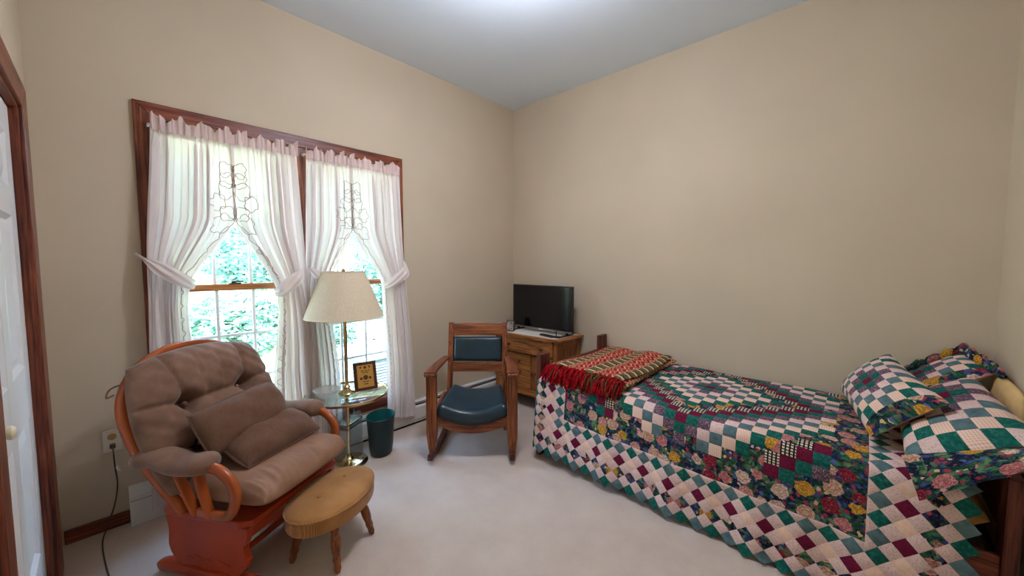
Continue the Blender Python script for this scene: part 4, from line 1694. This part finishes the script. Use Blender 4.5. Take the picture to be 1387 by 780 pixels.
def curtain(label, outer, inner, hem, folds, seed, emb_top=2.0):
    ct = thing('curtain', label, 'curtain', (0, 0, 0), 0, 'sheer white curtain panels')
    xo = .010 if inner[0][1] < outer[0][1] else 0.0
    top_w = abs(inner[0][1] - outer[0][1])

    def pt(u, z):
        a, b = interp(outer, z), interp(inner, z)
        w = abs(b - a)
        comp = min(1, w / top_w)
        amp = (.019 + .016 * (1 - comp)) * (.45 + .55 * smooth01((ROD_Z - z) / .25))
        ph = u * folds * 2 * PI + seed + .5 * math.sin(z * 2.2 + seed) + .35 * math.sin(u * 9 + seed * 2)
        edge = min(1, u / .06) * smooth01((1 - u) / (.42 if z > 1.5 else .18))
        fs_ = .35 + .65 * (.5 + .5 * math.sin(u * 13 + seed * 1.7))
        uu = u + (.30 / folds) * math.sin(2 * ph + .4) * fs_ * edge * smooth01((ROD_Z - z) / .12)
        x = .074 + xo * smooth01((z - 1.3) / .4) + .03 * smooth01((ROD_Z - z) / 1.9) + amp * fs_ * 1.25 * math.sin(ph) * (.4 + .6 * edge) + .007 * math.sin(u * folds * 5.3 * PI + seed * 3) * (.5 + .5 * math.sin(u * 11 + seed))
        return Vector((x, a + (b - a) * uu, z))
    nu, nv = 150, 84
    bm = bmesh.new()
    g = []
    for j in range(nv + 1):
        row = []
        for i in range(nu + 1):
            u = i / nu
            f = j / nv
            zz = ROD_Z + (hem + .02 * math.sin(u * 4 + seed) - ROD_Z) * f
            row.append(bm.verts.new(pt(u, zz)))
        g.append(row)
    for j in range(nv):
        for i in range(nu):
            bm.faces.new((g[j][i], g[j][i + 1], g[j + 1][i + 1], g[j + 1][i]))
    finish('cloth', bm, 'curtain_sheer', ct, True, uv=1)
    # gathered heading above the rod
    bm = bmesh.new()
    g = []
    n = 150
    a, b = outer[0][1], inner[0][1]
    for k in range(6):
        row = []
        f = k / 5
        for i in range(n + 1):
            u = i / n
            wv = math.sin(u * 64 + seed + .8 * math.sin(u * 17)) + .5 * math.sin(u * 131 + seed)
            z = ROD_Z - .03 + f * (.072 + .016 * math.sin(u * 23 + seed) + .01 * math.sin(u * 57 + seed))
            row.append(bm.verts.new((.094 + .013 * wv * (.35 + abs(f - .35)), a + (b - a) * u + .004 * math.sin(u * 90 + seed), z)))
        g.append(row)
    for k in range(5):
        for i in range(n):
            bm.faces.new((g[k][i], g[k][i + 1], g[k + 1][i + 1], g[k + 1][i]))
    finish('heading_ruffle', bm, 'ruffle_sheer', ct, True, {'label': 'pinkish gathered ruffle'}, uv=1)
    # cutwork embroidery along the inner edge
    bm = bmesh.new()

    def q(d, z):
        w = abs(interp(inner, z) - interp(outer, z))
        return pt(max(0, 1 - d / w), z) + Vector((.006, 0, 0))

    def loop(d, z, r, lobes, rot=0, sq=1.3):
        pts = []
        for k in range(44):
            an = 2 * PI * k / 44
            rr_ = r * (.82 + .30 * abs(math.cos(lobes * an / 2 + rot)))
            pts.append(q(max(.002, d + rr_ * math.cos(an)), z + rr_ * sq * math.sin(an)))
        sweep(bm, pts, circ(.0016, 4), (1, 0, 0), True)
    z = emb_top - .05
    for r, d, lb in ((.034, .044, 3), (.034, .042, 5), (.040, .046, 3), (.036, .086, 5), (.034, .044, 4), (.044, .056, 5)):
        loop(d, z, r, lb, d * 40)
        z -= r * 1.78
    sweep(bm, [q(.006 + .004 * math.sin(k * .6), emb_top - .02 - k * .02) for k in range(int((emb_top - 1.66) / .02))], circ(.0016, 4), (1, 0, 0))
    zz = 1.62
    pts = []
    k = 0
    while zz > hem + .12:
        pts.append(q(.026 + .014 * abs(math.sin(k * .33)), zz))
        zz -= .008
        k += 1
    sweep(bm, pts, circ(.0016, 4), (1, 0, 0))
    finish('embroidery', bm, 'embroidery', ct, True, {'label': 'tan cutwork leaf and flower outline'})
    return ct


c1, c2 = -2.550, -1.835
OV = .014
curtain('leftmost sheer curtain panel, tied back beside the door-side casing',
        [(2.13, -2.900), (1.4, -2.945), (.06, -2.985)], [(2.13, c1 + OV), (1.66, c1 + .006), (1.28, -2.775), (1.15, -2.785), (.7, -2.765), (.06, -2.78)], .065, 6.5, .3)
curtain('sheer curtain panel just left of the centre mullion behind the glider',
        [(2.13, -2.200), (1.3, -2.165), (.8, -2.11), (.1, -2.06)], [(2.13, c1 - OV), (1.66, c1 - .006), (1.22, -2.345), (1.1, -2.345), (.6, -2.39), (.1, -2.40)], .13, 6, 1.7)
curtain('sheer curtain panel just right of the centre mullion behind the lamp shade',
        [(2.13, -2.140), (1.3, -2.17), (.1, -2.20)], [(2.13, c2 + OV), (1.66, c2 + .006), (1.24, -2.02), (1.1, -2.02), (.6, -1.97), (.1, -1.96)], .13, 6, 2.9)
curtain('rightmost sheer curtain panel, tied back near the rocking chair',
        [(2.13, -1.442), (1.4, -1.42), (.6, -1.36), (.1, -1.335)], [(2.13, c2 - OV), (1.66, c2 - .006), (1.24, -1.615), (1.12, -1.615), (.6, -1.595), (.1, -1.60)], .125, 6, 4.4)
for a, b, lb in ((-2.905, -2.195, 'thin white curtain rod across the door-side window'), (-2.145, -1.438, 'thin white curtain rod across the corner-side window')):
    rd = thing('curtain_rod', lb, 'rod', (0, 0, ROD_Z))
    tube('rod', [(.066, a, 0), (.066, b, 0)], .006, 'white_paint', rd, 8, None, 0)
    for y in (a, b):
        tube('bracket', [(.0225, y, 0), (.066, y, 0)], .006, 'white_paint', rd, 8, None, 0)


def tieback(label, pts, widths):
    bm = bmesh.new()
    P = spline(pts, 6)
    m = len(P) - 1
    k = len(widths) - 1
    lo, hi = [], []
    for i, p in enumerate(P):
        f = i / m * k
        a = min(int(f), k - 1)
        w = widths[a] + (widths[a + 1] - widths[a]) * (f - a)
        tg = (P[min(m, i + 1)] - P[max(0, i - 1)]).normalized()
        sd = tg.cross(Vector((1, 0, 0))).normalized()
        if sd.z < 0:
            sd = -sd
        row = []
        for q_ in range(13):
            v = q_ / 12 * 2 - 1
            row.append(bm.verts.new(p + sd * w / 2 * v + Vector((.006 * math.sin(v * 7 + i * .25) + .010 * (1 - v * v), 0, 0))))
        lo.append(row)
    for a, b in zip(lo, lo[1:]):
        for q_ in range(12):
            bm.faces.new((a[q_], a[q_ + 1], b[q_ + 1], b[q_]))
    finish('tieback', bm, 'curtain_sheer', None, True, T(label, 'tieback', 'white curtain tiebacks'), uv=1)


tieback('white tieback on the leftmost curtain, hooked on the casing', [(.024, -2.985, 1.455), (.075, -2.955, 1.425), (.145, -2.90, 1.375), (.152, -2.83, 1.32), (.14, -2.775, 1.285), (.10, -2.752, 1.275)], [.012, .016, .07, .075, .06, .04])
tieback('white tieback on the panel left of the mullion', [(.03, -2.175, 1.36), (.09, -2.195, 1.345), (.152, -2.24, 1.305), (.152, -2.295, 1.26), (.14, -2.34, 1.22), (.10, -2.365, 1.215)], [.012, .03, .08, .085, .07, .045])
tieback('white tieback on the panel right of the mullion, half hidden by the shade', [(.03, -2.160, 1.395), (.09, -2.145, 1.365), (.152, -2.11, 1.32), (.152, -2.06, 1.27), (.14, -2.02, 1.235), (.10, -2.00, 1.23)], [.012, .03, .07, .075, .065, .04])
tieback('white tieback on the rightmost curtain, hooked on the casing', [(.024, -1.388, 1.42), (.08, -1.40, 1.375), (.145, -1.44, 1.33), (.152, -1.52, 1.275), (.14, -1.585, 1.235), (.10, -1.612, 1.225)], [.012, .035, .085, .08, .065, .045])

# ================================================================== GARDEN
bm = bmesh.new()
nx, ny = 60, 60
def gz(x, y):
    d = max(0, -x - 3.0)
    return -.45 + .30 * d + .02 * d * d * (d < 20) + .10 * math.sin(x * 1.7 + y) * min(1, d) + .06 * math.sin(y * 2.3 - x)
g = [[bm.verts.new((-.16 - 24 * (i / nx) ** 1.5, -14 + 28 * j / ny, gz(-.16 - 24 * (i / nx) ** 1.5, -14 + 28 * j / ny))) for j in range(ny + 1)] for i in range(nx + 1)]
for i in range(nx):
    for j in range(ny):
        bm.faces.new((g[i][j], g[i + 1][j], g[i + 1][j + 1], g[i][j + 1]))
t = NT('garden_ground', .95, .05)
v = t.coord('Object')
nn_ = t.noise(v, .9, 4, .6)
t.color(t.ramp(nn_, [(.38, (122, 124, 122)), (.5, (110, 130, 104)), (.7, (128, 152, 118))]))
t.bump(t.noise(v, 14, 4), .6, .05)
M['garden_ground'] = t.m
finish('garden_ground', bm, 'garden_ground', None, True, {'kind': 'structure', 'label': 'sloping garden bank outside the windows'}, uv=1)


def shrub(name, label, cat, loc, rx, ry, rz, n, mats, leaf=.09, trunk=0, group=None):
    th = thing(name, label, cat, loc, 0, group)
    rng = random.Random(int(loc[0] * 100 + loc[1] * 37))
    for mi, m in enumerate(mats):
        V, F = [], []
        for k in range(n // len(mats)):
            while True:
                p = Vector((rng.uniform(-1, 1), rng.uniform(-1, 1), rng.uniform(-1, 1)))
                if .45 < p.length < 1 + .12 * math.sin(p.x * 7 + p.y * 9):
                    break
            c = Vector((p.x * rx, p.y * ry, trunk + rz + p.z * rz))
            a = Vector((rng.gauss(0, 1), rng.gauss(0, 1), rng.gauss(0, 1) * .5)).normalized()
            b = a.cross(Vector((rng.gauss(0, 1), rng.gauss(0, 1), rng.gauss(0, 1)))).normalized()
            s = leaf * rng.uniform(.6, 1.3)
            o = len(V)
            V += [c - a * s, c + b * s * .45, c + a * s, c - b * s * .45]
            F.append((o, o + 1, o + 2, o + 3))
        me = bpy.data.meshes.new('foliage')
        me.from_pydata([tuple(q) for q in V], [], F)
        me.materials.append(M[m])
        o = bpy.data.objects.new('foliage' if m != 'petal_pink' else 'blossom', me)
        COL.objects.link(o)
        o.parent = th
    hgt = trunk + rz * 1.1
    tube('stem', [(0, 0, -.15), (.03, .02, hgt * .5), (-.04, .03, hgt)], .03 if not trunk else .09, 'bark', th, 6, None, 3, False, (1, 0, 0), None, [1, .8, .3])
    return th


GP = 'shrubs on the garden bank'
for k, (x, y, rx, ry, rz, mats, n, lb) in enumerate((
        (-4.4, -1.75, .7, .7, .5, ('leaf_a', 'leaf_c'), 3000, 'low bright green shrub seen through the lower sash behind the glider'),
        (-6.7, -.7, 1.1, 1.2, .8, ('leaf_b', 'leaf_a'), 3600, 'broad dark green shrub low in the door-side window'),
        (-5.2, 1.5, .9, .9, .95, ('leaf_b', 'leaf_a'), 3200, 'tall green shrub seen beside the lamp pole'),
        (-4.0, -.45, .5, .5, .42, ('leaf_a', 'leaf_c'), 1800, 'small rounded shrub left of the grey unit'),
        (-8.2, 2.9, 1.6, 1.8, 1.3, ('leaf_b', 'leaf_a'), 4200, 'large shrub seen through the corner-side window'),
        (-8.8, -2.6, 1.4, 1.5, .9, ('leaf_c', 'leaf_a'), 3600, 'pale shrub up the bank in the door-side window'))):
    shrub('garden_shrub', lb, 'shrub', (x, y, gz(x, y) - .1), rx, ry, rz, int(n * 2.2), mats, .055, 0, GP)
for k, (x, y, r, tr, lb) in enumerate(((-13, 3.2, 2.6, 1.6, 'leafy tree at the top of the bank in the door-side window'), (-14, 9.0, 3.0, 1.5, 'leafy tree at the top of the bank in the corner-side window'), (-15, -2.5, 2.8, 1.6, 'leafy tree up the bank behind the leftmost curtain'))):
    shrub('garden_tree', lb, 'tree', (x, y, gz(x, y) - .2), r, r, r * .9, 9000, ('leaf_a', 'leaf_b'), .14, tr, 'trees at the top of the bank')
shrub('flowering_shrub', 'pale pink flowering shrub behind the grey unit outside', 'shrub', (-2.9, -.05, gz(-2.9, -.05) - .05), .45, .5, .40, 2200, ('petal_pink', 'petal_pink', 'leaf_c'), .07)
# outdoor condenser unit
ac = thing('condenser_unit', 'grey louvred outdoor cooling unit outside the corner-side window', 'appliance', (-1.5, -.80, gz(-1.5, -.80)), R(0))
acz = .78
B('cabinet', -.36, .36, -.40, .40, 0, acz, 'ac_dark', ac, .01)
B('lid', -.39, .39, -.43, .43, acz, acz + .045, 'ac_grey', ac, .012)
for k in range(22):
    z = .05 + k * .032
    bm = bmesh.new()
    for (x0, x1, y0, y1) in ((.36, .382, -.41, .41), (-.38, .38, -.422, -.40)):
        box(bm, x0, x1, y0, y1, z, z + .018)
    finish('louvre', bm, 'ac_grey', ac)
for sx_ in (-1, 1):
    for sy_ in (-1, 1):
        B('corner_post', sx_ * .385 - .02, sx_ * .385 + .02, sy_ * .425 - .02, sy_ * .425 + .02, 0, acz, 'ac_grey', ac, .004)
